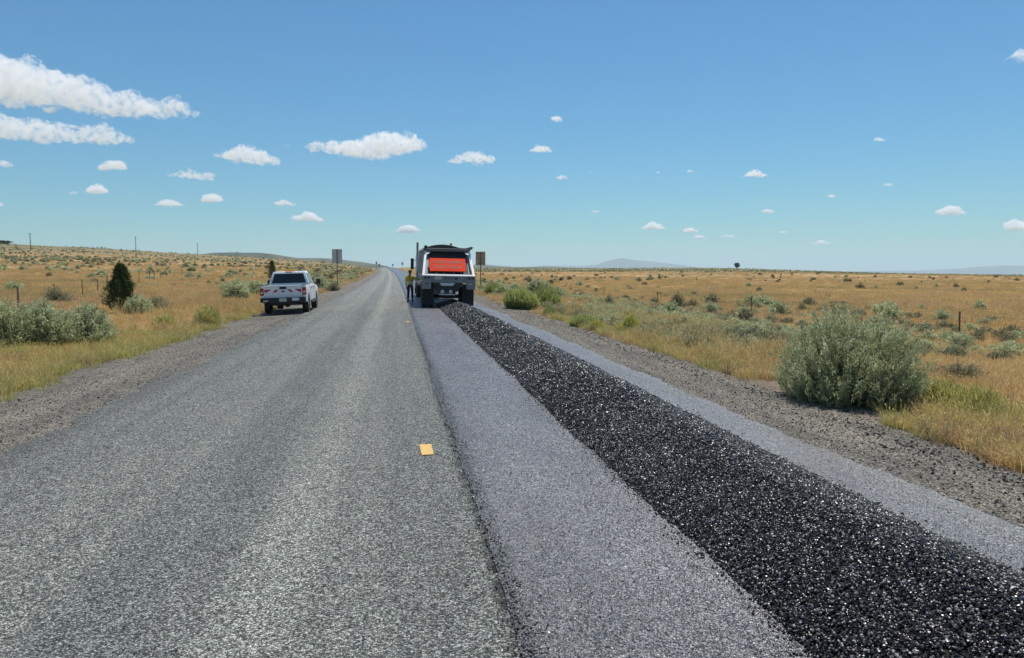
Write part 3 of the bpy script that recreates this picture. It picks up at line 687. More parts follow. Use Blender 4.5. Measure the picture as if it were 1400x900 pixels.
    for s in (-1, 1):
        sq = [(s*0.95, 2.10, 1.255), (s*0.95, 4.30, 1.235), (s*0.72, 3.55, 1.915), (s*0.74, 2.36, 1.90)]
        nn = (s*0.95, 0, 0.32)
        for nm, u0, u1, y0, y1 in (('rear_door', 0.09, 0.42, 2.20, 3.12), ('front_door', 0.47, 0.86, 3.16, 4.22)):
            dr = MB().box((s*0.982, (y0+y1)/2, 0.90), (0.018, y1-y0, 0.66), bev=0.006).build(nm, WHITE, T)
            MB().plate(quad_in(sq, u0, u1, 0.10, 0.86), nn, 0.008).build('window', GLASS, dr)
            MB().box((s*1.0, y0+0.16, 1.12), (0.03, 0.20, 0.035), bev=0.008).build('handle', BLACKP, dr)
        MB().box((s*1.0, 3.2, 0.44), (0.12, 1.9, 0.05), bev=0.015).build('running_board', BLACKP, T)
        mr = MB().box((s*1.17, 4.08, 1.38), (0.22, 0.12, 0.25), bev=0.04).cyl((s*0.93, 4.1, 1.28), (s*1.1, 4.09, 1.33), 0.03).build('mirror', BLACKP, T, True)
        MB().box((s*0.80, 5.69, 0.92), (0.34, 0.06, 0.22), bev=0.03).build('headlight', LENSCL, T)
        for yy in (yr, yf): wheel(T, (s*0.845, yy, wr), wr, 0.27, STEEL, side=s)
    MB().box((0, 5.72, 0.92), (1.1, 0.05, 0.30), bev=0.02).build('grille', BLACKP, T)
    MB().box((0, 5.74, 0.62), (1.94, 0.16, 0.2), bev=0.03).build('front_bumper', STEEL, T)
    MB().box((0, 2.9, 0.47), (0.9, 5.2, 0.14)).cyl((-0.8, yr, wr), (0.8, yr, wr), 0.06).cyl((-0.8, yf, wr), (0.8, yf, wr), 0.05).ball((0, yr, wr), 0.15).build('chassis', DKFRAME, T)
    MB().cyl((0.55, 0.3, 0.40), (0.55, 1.0, 0.42), 0.04).build('tail_pipe', STEEL, T)
    bc = MB().box((0.02, 2.75, 1.945), (0.5, 0.2, 0.07), bev=0.02).build('beacon', AMBER, T)
    return T
pk = build_pickup()
p = Vector((-5.08, 33.9, 0)); p.z = zg(p.x, p.y)
pk.location = p + Vector((0, 0, 0.012)); pk.rotation_euler = (R(0.4), R(-1.6), R(0.6))

# ------------------------------------------------------------------ belly dump truck (rear at y=0)
def build_dump():
    T = empty('belly_dump_truck')
    tag(T, 'grey and white belly dump truck with an orange sign, laying asphalt in the right lane', 'dump truck')
    # hopper: open topped tub, sloped ends and hopper bottom
    V = []
    for (y, z, w) in ((1.62, 2.90, 1.10), (0.50, 1.70, 1.16), (10.2, 1.55, 1.16), (11.6, 2.90, 1.10), (3.6, 0.78, 0.50), (8.6, 0.78, 0.50)):
        V += [(-w, y, z), (w, y, z)]
    mb = MB(); v = [mb.b.verts.new(p) for p in V]
    for f in ((0, 1, 3, 2), (6, 7, 5, 4)[::-1], (2, 3, 9, 8), (4, 10, 11, 5), (8, 9, 11, 10), (0, 2, 4, 6), (1, 7, 5, 3), (2, 8, 10, 4), (3, 5, 11, 9)):
        mb.b.faces.new([v[i] for i in f])
    bmesh.ops.recalc_face_normals(mb.b, faces=mb.b.faces[:])
    bmesh.ops.solidify(mb.b, geom=mb.b.faces[:], thickness=0.03)
    hp = mb.build('hopper', SILVER, T)
    for s in (-1, 1):
        for k in range(8): MB().hexa([(s*1.165, 2.2+k*1.05, 1.62), (s*1.215, 2.2+k*1.05, 1.62), (s*1.215, 2.3+k*1.05, 1.62), (s*1.165, 2.3+k*1.05, 1.62), (s*1.11, 2.2+k*1.05, 2.84), (s*1.16, 2.2+k*1.05, 2.84), (s*1.16, 2.3+k*1.05, 2.84), (s*1.11, 2.3+k*1.05, 2.84)]).build('side_rib', SILVER, hp)
    for s in (-1, 1): MB().box((s*1.13, 6.6, 2.90), (0.10, 9.9, 0.10), bev=0.02).build('top_rail', SILVER, hp)
    # tarp over the mound, grey end skirt
    mb = MB(); n = 17; rows = []; xs_ = np.linspace(-1.15, 1.15, n)
    for y in (1.30, 1.5, 3.5, 6.0, 9.0, 11.6):
        k = 0.85 if y < 1.4 else 1
        rows.append([mb.b.verts.new((x, y, 2.96+k*0.17*max(0, 1-abs((x+0.22)/0.85)**2.0))) for x in xs_])
    for a, b in zip(rows[:-1], rows[1:]):
        for i in range(n-1): mb.b.faces.new((a[i], a[i+1], b[i+1], b[i]))
    rows0 = [mb.b.verts.new((x, 1.29, 2.80)) for x in xs_]
    for i in range(n-1): mb.b.faces.new((rows0[i], rows0[i+1], rows[0][i+1], rows[0][i]))
    bmesh.ops.recalc_face_normals(mb.b, faces=mb.b.faces[:]); bmesh.ops.solidify(mb.b, geom=mb.b.faces[:], thickness=0.02)
    tp = mb.build('tarp', TARP, T, True)
    MB().box((0, 1.22, 2.84), (2.22, 0.12, 0.16), bev=0.05).build('tarp_skirt', TARPBAR, tp)
    MB().cyl((1.18, 1.1, 2.96), (1.18, 11.5, 2.96), 0.075).cyl((1.18, 1.10, 2.96), (1.27, 1.02, 2.99), 0.025).build('roll_tube', TARPBAR, tp)
    MB().box((-1.08, 1.25, 2.98), (0.16, 0.2, 0.14), bev=0.03).build('tarp_bracket', BLACKP, tp)
    # white rear frame: a trapezoid lying on the sloped end of the hopper
    SL = 0.98; fy = lambda z: (z-1.60)*SL
    fr = MB()
    for s in (-1, 1):
        fr.hexa([(s*1.17, fy(1.6)-0.02, 1.58), (s*1.29, fy(1.6)-0.02, 1.58), (s*1.29, fy(1.6)+0.12, 1.58), (s*1.17, fy(1.6)+0.12, 1.58), (s*1.03, fy(2.78), 2.76), (s*1.14, fy(2.78), 2.76), (s*1.14, fy(2.78)+0.14, 2.76), (s*1.03, fy(2.78)+0.14, 2.76)])
        fr.hexa([(s*0.88, fy(2.70), 2.68), (s*1.05, fy(2.62), 2.60), (s*1.05, fy(2.62)+0.1, 2.60), (s*0.88, fy(2.70)+0.1, 2.68), (s*0.88, fy(2.76), 2.74), (s*1.05, fy(2.74), 2.72), (s*1.05, fy(2.74)+.1, 2.72), (s*0.88, fy(2.76)+.1, 2.74)])
    fr.hexa([(-1.18, -0.03, 1.575), (1.18, -0.03, 1.575), (1.18, 0.1, 1.575), (-1.18, 0.1, 1.575), (-1.18, 0.035, 1.645), (1.18, 0.035, 1.645), (1.18, 0.16, 1.645), (-1.18, 0.16, 1.645)])
    bmesh.ops.recalc_face_normals(fr.b, faces=fr.b.faces[:]); fr.build('rear_frame', WHITE2, T)
    MB().plate([(-1.16, fy(1.64)+0.26, 1.64), (1.16, fy(1.64)+0.26, 1.64), (1.03, fy(2.78)+0.26, 2.78), (-1.03, fy(2.78)+0.26, 2.78)], (0, 0.7, -0.7), 0.03).build('recess_shade_panel', DKFRAME, T)  # added dark sheet standing in for the shade in the recess behind the sign
    for s in (-1, 1):
        MB().plate([(s*0.98, fy(1.66)+0.22, 1.66), (s*1.15, fy(1.66)+0.22, 1.66), (s*1.04, fy(2.62)+0.22, 2.62), (s*0.94, fy(2.62)+0.22, 2.62)], (0, -0.7, 0.7), 0.01).build('side_gusset', GREYP, T)
    th = math.atan(SL); zc_ = 2.08; hs = 0.315/math.cos(th)
    sg = empty('sign_mount'); bpy.data.objects.remove(sg)
    nrm = Vector((0, -math.cos(th), math.sin(th)))
    c0 = Vector((-0.03, fy(zc_), zc_)) + nrm*0.03
    sg = MB().box((0, 0, 0), (1.78, 2*hs, 0.03), bev=0.012).build('warning_sign', ORANGE, T); sg.location = c0; sg.rotation_euler = (math.pi/2-th, 0, 0)
    text_mesh('lettering', 'CONSTRUCTION VEHICLE', 0.25, 1.42, SIGNTXT, sg, (0, hs*0.36, 0.018), (0, 0, 0)); text_mesh('lettering', 'DO NOT FOLLOW', 0.30, 1.36, SIGNTXT, sg, (0, -hs*0.38, 0.018), (0, 0, 0))
    for x in (-0.6, -0.25, 0.25, 0.6): MB().hexa([(x, fy(1.66)+.04, 1.65), (x+.03, fy(1.66)+.04, 1.65), (x+.03, fy(1.66)+.08, 1.65), (x, fy(1.66)+.08, 1.65), (x, fy(1.86)+.04, 1.86), (x+.03, fy(1.86)+.04, 1.86), (x+.03, fy(1.86)+.08, 1.86), (x, fy(1.86)+.08, 1.86)]).build('sign_bracket', STEEL, T)
    # bumper
    bm_ = MB().box((0, 0.0, 1.40), (2.46, 0.14, 0.33), bev=0.02).build('rear_bumper', GREYP, T)
    for s in (-1, 1):
        bx = MB().box((s*1.08, -0.03, 1.25), (0.44, 0.20, 0.66), bev=0.02).build('light_box', GREYP, bm_)
        for k in (0.98, 1.14):
            MB().cyl((s*k, -0.125, 1.46), (s*k, -0.155, 1.46), 0.058, n=18).build('tail_light', REDDK, bx)
        MB().box((s*1.06, -0.138, 1.18), (0.16, 0.012, 0.045)).build('reflector', REDDK if s < 0 else LENSCL, bx)
    MB().box((-0.52, -0.078, 1.46), (0.34, 0.012, 0.16)).build('licence_plate', PLATE, bm_)
    for x in (-0.18, -0.02, 0.14): MB().cyl((x, -0.07, 1.44), (x, -0.10, 1.44), 0.036, n=14).build('marker_light', REDDK, bm_)
    MB().box((0.36, -0.078, 1.44), (0.14, 0.012, 0.1)).build('sticker', BLUEB, bm_)
    MB().plate([(-0.36, -0.09, 1.09), (0.20, -0.09, 1.09), (0.30, -0.09, 1.22), (-0.44, -0.09, 1.22)], (0, 1, 0), 0.03).build('white_plate', WHITE2, T)
    MB().hexa([(-0.55, -0.04, 0.80), (0.45, -0.04, 0.80), (0.45, 0.1, 0.80), (-0.55, 0.1, 0.80), (-0.75, -0.04, 1.235), (0.70, -0.04, 1.235), (0.70, 0.1, 1.235), (-0.75, 0.1, 1.235)]).build('rear_crossmember', DKFRAME, T)
    MB().box((-0.08, -0.02, 0.66), (0.78, 0.05, 0.05)).build('light_bar', WHITE2, T)
    for x in (-0.30, 0.10): MB().cyl((x, 0.12, 0.80), (x, -0.06, 0.80), 0.09, n=18).build('air_can', STEEL, T)
    for s in (-1, 1):
        a, b = (0.74, 1.24)
        MB().box((s*0.98, 0.22, 0.56), (0.56, 0.02, 0.86), (R(-2), 0, 0)).build('mud_flap', RUBBER, T)
        MB().box((s*0.98, 0.95, 1.12), (0.60, 1.5, 0.03)).box((s*0.98, 0.2, 1.02), (0.60, 0.03, 0.2)).build('fender', DKFRAME, T)
        for yy in (0.86, 2.05):
            wheel(T, (s*1.13, yy, 0.52), 0.52, 0.27, STEEL, side=s); wheel(T, (s*0.82, yy, 0.52), 0.52, 0.27, STEEL, side=s)
        MB().box((s*0.42, 1.6, 0.98), (0.12, 3.0, 0.24)).build('chassis_rail', DKFRAME, T)
    for yy in (0.86, 2.05): MB().cyl((-1.1, yy, 0.52), (1.1, yy, 0.52), 0.075).build('axle', DKFRAME, T)
    MB().box((0, 3.7, 0.62), (0.9, 0.06, 0.34)).build('belly_gate', SILVER, T); MB().box((0, 5.8, 0.62), (0.9, 0.06, 0.34)).build('belly_gate', SILVER, T)
    MB().tube([(-0.62, 0.5, 0.42), (-0.2, 0.7, 0.40), (0.2, 0.7, 0.40)], 0.02).build('drag_bar', STEEL, T)
    # tractor
    MB().box((0, 14.6, 0.85), (0.9, 8.0, 0.26)).build('tractor_frame', DKFRAME, T)
    cab = MB().hexa([(-1.05, 14.3, 1.1), (1.05, 14.3, 1.1), (1.05, 16.1, 1.1), (-1.05, 16.1, 1.1), (-0.98, 14.35, 2.75), (0.98, 14.35, 2.75), (0.98, 15.75, 2.75), (-0.98, 15.75, 2.75)], 0.06).build('cab', WHITE, T, True)
    MB().box((0, 14.31, 2.35), (1.3, 0.02, 0.5)).build('rear_window', GLASS, cab); MB().plate([(-0.9, 16.08, 1.85), (0.9, 16.08, 1.85), (0.86, 15.83, 2.62), (-0.86, 15.83, 2.62)], (0, 1, 0.3), 0.02).build('windscreen', GLASS, cab)
    for s in (-1, 1):
        d = MB().box((s*1.062, 15.2, 1.6), (0.03, 0.95, 1.0), bev=0.01).build('door', WHITE, cab); MB().box((s*1.045, 15.2, 2.33), (0.03, 0.85, 0.5)).build('window', GLASS, d)
        mr = MB().box((s*1.42, 15.9, 2.15), (0.22, 0.10, 0.75), bev=0.03).cyl((s*1.0, 15.9, 2.4), (s*1.42, 15.9, 2.4), 0.02).cyl((s*1.0, 15.9, 1.9), (s*1.42, 15.9, 1.9), 0.02).build('mirror', BLACKP, T)
        ex = MB().tube([(s*1.12, 14.1, 1.0), (s*1.12, 14.1, 3.45), (s*1.12, 13.98, 3.62)], 0.075, n=12).build('exhaust_stack', GREYP, T)
        MB().cyl((s*1.12, 14.1, 1.6), (s*1.12, 14.1, 2.7), 0.12, n=14).build('heat_shield', STEEL, ex)
        MB().cyl((s*1.0, 13.4, 0.75), (s*1.0, 14.9, 0.75), 0.30, n=20).build('fuel_tank', STEEL, T)
        for yy in (11.4, 12.7):
            wheel(T, (s*1.10, yy, 0.52), 0.52, 0.27, STEEL, side=s); wheel(T, (s*0.79, yy, 0.52), 0.52, 0.27, STEEL, side=s)
        wheel(T, (s*1.05, 17.3, 0.52), 0.52, 0.28, STEEL, side=s)
        MB().box((s*1.05, 17.3, 1.12), (0.36, 1.3, 0.06), bev=0.02).build('fender', WHITE, T)
        MB().box((s*0.8, 18.45, 1.1), (0.3, 0.08, 0.2), bev=0.02).build('headlight', LENSCL, T)
    MB().hexa([(-0.8, 16.1, 0.95), (0.8, 16.1, 0.95), (0.72, 18.4, 0.95), (-0.72, 18.4, 0.95), (-0.75, 16.1, 1.85), (0.75, 16.1, 1.85), (0.62, 18.35, 1.62), (-0.62, 18.35, 1.62)], 0.06).build('bonnet', WHITE, T, True)
    MB().box((0, 18.5, 0.6), (2.2, 0.16, 0.35), bev=0.03).build('front_bumper', STEEL, T)
    MB().cyl((0.28, 11.55, 2.9), (0.28, 11.55, 3.22), 0.03).ball((0.28, 11.5, 3.27), (0.07, 0.1, 0.07)).build('work_light', BLACKP, T)
    return T
dt = build_dump()
px_ = 2.44; dt.location = (px_ + float(bend(35.8)), 35.8, float(zlong(37)+crossfall(np.array(px_))) + 0.03)
dt.rotation_euler = (R(0.5), R(1.2), R(0.2))

# ------------------------------------------------------------------ person (local: faces +y, feet at z=0)
def skin_mesh(name, pts, edges, radii, mat, parent, sub=2, root=0):
    me = bpy.data.meshes.new(name); me.from_pydata(pts, edges, []); o = bpy.data.objects.new(name, me); COL.objects.link(o)
    sm = o.modifiers.new('skin', 'SKIN'); sm.use_smooth_shade = True
    for i, rd in enumerate(radii):
        sv_ = me.skin_vertices[0].data[i]; sv_.radius = rd if isinstance(rd, tuple) else (rd, rd); sv_.use_root = (i == root)
    ss = o.modifiers.new('sub', 'SUBSURF'); ss.levels = sub; ss.render_levels = sub
    bpy.context.view_layer.update(); m2 = evaluated_mesh(o); bpy.data.objects.remove(o); bpy.data.meshes.remove(me)
    m2.name = name; m2.materials.clear(); return link(name, m2, mat, parent)
SKIN = simple('skin', (0.42, 0.22, 0.14), 0.6, dirt=0.1); TROU = simple('dark_work_trousers', (0.022, 0.023, 0.028), 0.9, dirt=0.4, dirtcol=(0.09, 0.08, 0.07))
LIME = simple('lime_shirt', (0.62, 0.82, 0.06), 0.85, dirt=0.15, dirtcol=(0.25, 0.35, 0.05)); VEST = simple('orange_vest', (0.95, 0.20, 0.06), 0.8, dirt=0.15)
HAIR = simple('dark_hair', (0.015, 0.012, 0.010), 0.6, dirt=0.0); BOOT = simple('brown_boots', (0.05, 0.035, 0.025), 0.7, dirt=0.5)
STRIP = simple('silver_tape', (0.62, 0.62, 0.58), 0.3, dirt=0.1)
def build_person():
    T = empty('person'); tag(T, 'worker in orange and lime high visibility vest and dark trousers, reaching to the truck', 'person')
    P = [(0, 0, .98), (0, -.01, 1.12), (0, 0, 1.30), (0, .0, 1.45), (0, .02, 1.55), (0, .03, 1.66), (0, .035, 1.76),     # 0-6 spine, head
         (-.19, 0, 1.44), (-.25, .03, 1.17), (-.24, .14, .96), (-.235, .18, .88),                                        # 7-10 left arm hanging
         (.19, 0, 1.44), (.36, .08, 1.24), (.52, .22, 1.28), (.58, .26, 1.31),                                           # 11-14 right arm reaching
         (-.10, 0, .92), (-.11, .06, .50), (-.13, -.06, .09), (-.13, .10, .04),                                          # 15-18 left leg
         (.10, 0, .92), (.12, .02, .50), (.12, -.02, .09), (.13, .14, .04), (0, .135, 1.655)]                            # 19-22 right leg, 23 nose
    E_ = [(0, 1), (1, 2), (2, 3), (3, 4), (4, 5), (5, 6), (3, 7), (7, 8), (8, 9), (9, 10), (3, 11), (11, 12), (12, 13), (13, 14), (0, 15), (15, 16), (16, 17), (17, 18), (0, 19), (19, 20), (20, 21), (21, 22), (5, 23)]
    Rd = [(.15, .11), (.14, .105), (.16, .11), (.14, .10), .055, (.085, .10), (.07, .085), .065, .048, .038, .034, .065, .048, .038, .034, .085, .058, .042, .036, .085, .058, .042, .036, .014]
    body = skin_mesh('body', P, E_, Rd, SKIN, T)
    for hx, d, nm in (((-.235, .19, .87), Vector((0.05, .25, -1)).normalized(), 1), ((.59, .27, 1.315), Vector((.8, .5, .2)).normalized(), 2)):
        h = Vector(hx); side = d.cross(Vector((0, 1, 0.3))).normalized(); pts = [tuple(h-d*.01), tuple(h+d*.07)]; ed = [(0, 1)]; rad = [.028, .034]
        for k, (off, ln) in enumerate(((-.03, .07), (-.01, .085), (.01, .08), (.03, .062))):
            b0 = h+d*.085+side*off; i0 = len(pts); pts += [tuple(b0), tuple(b0+d*ln*.5+Vector((0, .005, 0))), tuple(b0+d*ln+Vector((0, .02, -.004)))]
            ed += [(1, i0), (i0, i0+1), (i0+1, i0+2)]; rad += [.0105, .009, .0075]
        i0 = len(pts); b0 = h+d*.03+side*.035; pts += [tuple(b0), tuple(b0+side*.028+d*.035)]; ed += [(1, i0), (i0, i0+1)]; rad += [.011, .008]
        skin_mesh('hand', pts, ed, rad, SKIN, body, 1)
    # clothes
    skin_mesh('trousers', [P[0], P[15], P[16], (-.128, -.05, .13), P[19], P[20], (.12, -.015, .13), (0, 0, 1.05)], [(0, 1), (1, 2), (2, 3), (0, 4), (4, 5), (5, 6), (0, 7)], [(.165, .125), .105, .078, .066, .105, .078, .066, (.155, .118)], TROU, T)
    sh = skin_mesh('shirt', [(0, 0, .95), P[1], P[2], P[3], (0, .01, 1.51), P[7], P[8], P[9], P[11], P[12], P[13]], [(0, 1), (1, 2), (2, 3), (3, 4), (3, 5), (5, 6), (6, 7), (3, 8), (8, 9), (9, 10)],
              [(.172, .13), (.165, .125), (.178, .125), (.155, .112), .07, .082, .066, .05, .082, .066, .05], LIME, T)
    vs = skin_mesh('vest', [(0, 0, 1.11), (0, 0, 1.2), P[2], P[3], (0, .01, 1.48)], [(0, 1), (1, 2), (2, 3), (3, 4)], [(.215, .165), (.22, .17), (.225, .165), (.205, .15), (.12, .09)], VEST, T)
    for zb, rw in ((1.17, .20), (1.04, .19)):
        mb = MB(); mb.cyl((0, 0, zb-.025), (0, 0, zb+.025), 1.0, n=28, cap=False)
        bmesh.ops.scale(mb.b, vec=(rw, rw*.765, 1), verts=mb.b.verts[:]); mb.build('reflective_tape', STRIP, vs, True)
    for x in (-.09, .09): MB().plate([(x-.025, -.155, 1.2), (x+.025, -.155, 1.2), (x+.025, -.13, 1.45), (x-.025, -.13, 1.45)], (0, -1, 0), 0.006).build('reflective_tape', LIME, vs)
    for x, y in ((-.13, .02), (.125, .05)): MB().box((x, y, .055), (.10, .27, .11), bev=0.03).build('boot', BOOT, T, True)
    mb = MB(); mb.ball((0, .018, 1.725), (.098, .115, .105), 3)
    bmesh.ops.bisect_plane(mb.b, geom=mb.b.verts[:]+mb.b.edges[:]+mb.b.faces[:], plane_co=(0, 0.02, 1.68), plane_no=(0, .55, -1), clear_outer=True)
    mb.build('hair', HAIR, T, True)
    for s in (-1, 1): MB().ball((s*.088, .03, 1.655), (.012, .025, .033)).build('ear', SKIN, body, True); MB().ball((s*.032, .122, 1.685), (.012, .008, .007)).build('eye', HAIR, body, True)
    MB().box((0, .122, 1.60), (.045, .008, .008)).build('mouth', REDDK, body)
    return T
pe = build_person(); p = hit(561.5, 413.5); pe.location = (0.66, 42.3, zg(0.66, 42.3)+0.03); pe.rotation_euler = (0, 0, R(-8))

# ------------------------------------------------------------------ signs seen from behind, poles, fences
def road_sign(loc, w, z0, z1, mat, pmat, label, slats=0, name='road_sign'):
    T = empty(name, loc); tag(T, label, 'road sign', 'signs along the road facing away')
    MB().box((0, -0.06, (z1-0.2-0.5)/2), (0.09, 0.09, z1+0.2+0.5), bev=0.006).build('post', pmat, T)
    pn = MB().box((0, 0.0, (z0+z1)/2), (w, 0.022, z1-z0), bev=0.008).build('panel', mat, T)
    for k in range(slats):
        MB().box((0, -0.02, z0+(z1-z0)*(k+0.5)/slats), (w*0.94, 0.03, 0.05)).build('batten', pmat if mat is PLY else mat, pn)
    return T
def put(px, dist_y):
    d = ray(px, 371); x = d.x/d.y*dist_y; return Vector((x, dist_y, zg(x, dist_y)))
p = put(461.2, 85); z = lambda py, dy: 1.85+(371-py)/1000*dy
road_sign(p, 1.12, z(360.6, 85)-p.z, z(341.8, 85)-p.z, GALV, POSTW, 'grey back of a tall road sign standing left of the road beyond the pickup', 3)
p = put(657, 76); road_sign(p, 1.02, z(363, 76)-p.z, z(344.3, 76)-p.z, PLY, POSTW, 'brown back of a tall road sign standing right of the dump truck', 3)
for px, dy, w, za, zb, mt, lab in ((514.8, 430, 1.0, 362, 358.2, GALV, 'tiny grey sign at the crest, left of the road'), (518.6, 440, .75, 363.8, 361.2, DKFRAME, 'tiny dark marker at the crest, just left of the road edge'),
                                   (537.2, 440, .8, 363.8, 361.4, DKFRAME, 'tiny dark marker at the crest, just right of the road edge'), (550.2, 400, .95, 362.6, 359, GALV, 'tiny grey sign at the crest, right of the road behind the worker')):
    p = put(px, dy); road_sign(p, w, z(za, dy)-p.z, z(zb, dy)-p.z, mt, DKFRAME, lab)
POLEW = simple('weathered_utility_pole', (0.16, 0.13, 0.10), 0.9, dirt=0.4)
for px, dy, ytop, lab in ((43.5, 430, 323.5, 'tallest utility pole on the left skyline, nearest the left edge'), (187, 510, 327, 'utility pole on the skyline above the dark conical juniper'), (271, 600, 335, 'utility pole on the skyline between the juniper and the pickup'), (325, 690, 344.5, 'farthest and smallest utility pole on the skyline left of the pickup')):
    p = put(px, dy); hgt = z(ytop, dy)-p.z; T = empty('utility_pole', p); tag(T, lab, 'utility pole', 'utility poles along the left skyline')
    MB().cyl((0, 0, -0.5), (0, 0, hgt), 0.22, 0.15, n=10).build('pole', POLEW, T); MB().box((0, 0, hgt-0.5), (2.0, 0.12, 0.14)).build('crossarm', POLEW, T)
def fence(pts, label, h=1.1, wood=True):
    T = empty('wire_fence', (pts[0][0], pts[0][1], zg(*pts[0]))); tag(T, label, 'fence'); r = random.Random(len(pts)); O = T.location
    tops = []
    for i, (x, y) in enumerate(pts):
        b = Vector((x, y, zg(x, y)))-O; hh = h*r.uniform(.85, 1.1); tl = (r.uniform(-.05, .05), r.uniform(-.05, .05))
        mb = MB()
        steel = i % 4 or not wood
        if steel: mb.box((0, 0, (hh-.3)/2), (0.04, 0.022, hh+.3)).box((0, 0.025, (hh-.3)/2), (0.012, 0.04, hh+.3))
        else: mb.cyl((0, 0, -.3), (0, 0, hh+.1), 0.045, 0.04, n=9)
        o = mb.build('post', RUST if steel else POSTW, T); o.location = b; o.rotation_euler = (tl[0], tl[1], 0); tops.append((b, hh))
    for f in (0.35, 0.62, 0.92):
        MB().tube([b+Vector((0, 0, hh*f)) for b, hh in tops], 0.0022, 4).build('wire', RUST, T)
    return T
A_ = [(-16.2, 34.4), (-17.4, 40.5), (-18.6, 47), (-20.2, 53.5), (-22.0, 60), (-23.2, 67), (-24.6, 75), (-26.3, 83.5), (-28.2, 91), (-29.6, 98), (-30.6, 104), (-31.6, 111), (-32.3, 117), (-33, 124), (-35, 135), (-37, 147), (-40, 163), (-44, 180), (-47, 198), (-51, 220), (-55, 245)]
fence(A_, 'old wire fence of thin leaning posts crossing the left field')
B_ = [(21.5, 10), (20.8, 17), (20.4, 24), (19.8, 31), (19.3, 38), (19, 52), (18.9, 66), (19, 80), (19.3, 95), (19.8, 112)]
fence(B_, 'wire fence of thin dark posts behind the big sagebrush at right', 0.95, False)

# ------------------------------------------------------------------ vegetation
def nrm(v): return v/(np.linalg.norm(v, axis=-1, keepdims=True)+1e-9)
def leaf_quads(B, D, L, W, r):
    """diamond leaves from B along D"""
    n = len(B); S = nrm(np.cross(D, r.normal(size=(n, 3)))); L = L[:, None]; W = W[:, None]
    bow = nrm(np.cross(S, D))*L*0.08
    return np.stack([B, B+D*L*0.5+S*W*0.5+bow, B+D*L, B+D*L*0.5-S*W*0.5+bow], 1).reshape(-1, 3), np.arange(4*n).reshape(-1, 4)
def blade_quads(B, D0, D1, L, W, r, tipw=0.12):
    """two-piece bending blades"""
    n = len(B); S = r.normal(size=(n, 3)); S[:, 2] = 0; S = nrm(S); L = L[:, None]; W = W[:, None]
    M = B+D0*L*0.55; T = M+D1*L*0.45
    V = np.stack([B-S*W*.5, B+S*W*.5, M+S*W*.42, M-S*W*.42, T+S*W*tipw, T-S*W*tipw], 1).reshape(-1, 3)
    i = np.arange(n)[:, None]*6
    return V, np.concatenate([i+np.array([[0, 1, 2, 3]]), i+np.array([[3, 2, 4, 5]])])
def join(parts):
    V, Fq, A, o = [], [], [], 0
    for v, f, a in parts:
        V.append(v); Fq.append(f+o); A.append(np.broadcast_to(a, len(v)).astype(np.float32) if np.ndim(a) == 0 else a); o += len(v)
    return np.concatenate(V), np.concatenate(Fq), np.concatenate(A)
def stems_mesh(name, B, T, r0, r1, sag=0.15, r=None, seg=4):
    V, Fq = [], []
    for b, t in zip(B, T):
        b = np.array(b); t = np.array(t); o = sum(len(v) for v in V); pts = []
        for k in range(seg+1):
            s = k/seg; p = b+(t-b)*s; p[2] += sag*np.linalg.norm(t-b)*(s*s-s) ; p[:2] += (r.normal(size=2) if r is not None else 0)*0.02*s*np.linalg.norm(t-b)
            rad = r0+(r1-r0)*s; pts.append([p+np.array([math.cos(a)*rad, math.sin(a)*rad, 0]) for a in (0, 2.09, 4.19)])
        V.append(np.array(pts).reshape(-1, 3))
        for k in range(seg):
            for j in range(3): Fq.append([o+k*3+j, o+k*3+(j+1) % 3, o+k*3+3+(j+1) % 3, o+k*3+3+j])
    return mesh_np(name, np.concatenate(V), np.array(Fq))
def dome_dirs(n, r, low=0.03):
    a = r.uniform(0, 2*math.pi, n); z = r.uniform(low, 1, n)**0.9; q = np.sqrt(1-z*z); return np.stack([q*np.cos(a), q*np.sin(a), z], -1)
def lobe(d, seed, k=9, amt=0.3):
    r = np.random.default_rng(seed); c = dome_dirs(k, r, 0.1); g = (d@c.T).max(1); return 1-amt+amt*1.25*np.clip((g-0.75)/0.25, 0, 1)
def sage_meshes(seed, w, h, shoots, lv, ll=0.035, lw=0.010, up=0.8, amt=0.34):
    """upright silvery shoots crowded with small narrow leaves on a woody base; returns foliage and branches"""
    r = np.random.default_rng(seed); d = dome_dirs(shoots, r); rad = (0.42+0.60*r.random(shoots)**0.45)*lobe(d, seed, 12, amt)*r.uniform(0.88, 1.04, shoots)
    tip = d*np.array([w/2, w/2, h])*rad[:, None]
    sl = h*r.uniform(0.18, 0.42, shoots)
    D = nrm(np.stack([d[:, 0]*0.72, d[:, 1]*0.72, np.full(shoots, up)], -1)+r.normal(size=(shoots, 3))*0.16)
    base = tip-D*sl[:, None]; base[:, 2] = np.maximum(base[:, 2], 0.02)
    t = r.random((shoots, lv))**0.8; tone0 = r.random(shoots)
    B = base[:, None]+D[:, None]*(sl[:, None]*t)[..., None]+r.normal(size=(shoots, lv, 3))*0.018
    LD = nrm(D[:, None]+r.normal(size=(shoots, lv, 3))*0.42)
    n = shoots*lv; L = ll*r.uniform(0.6, 1.5, n)
    V, Fq = leaf_quads(B.reshape(-1, 3), LD.reshape(-1, 3), L, L*lw/ll*r.uniform(.8, 1.3, n), r)
    tone = np.repeat(np.clip(np.repeat(tone0, lv)*0.75+r.random(n)*0.25, 0, 1), 4)
    fol = mesh_np('foliage', V, Fq, attrs={'tone': tone})
    k = max(8, shoots//5); ii = r.choice(shoots, k, False)
    br = stems_mesh('branches', r.normal(size=(k, 3))*np.array([w*.05, w*.05, 0]), base[ii]+D[ii]*sl[ii][:, None]*0.6, 0.016*h+.004, 0.003, r=r)
    return fol, br
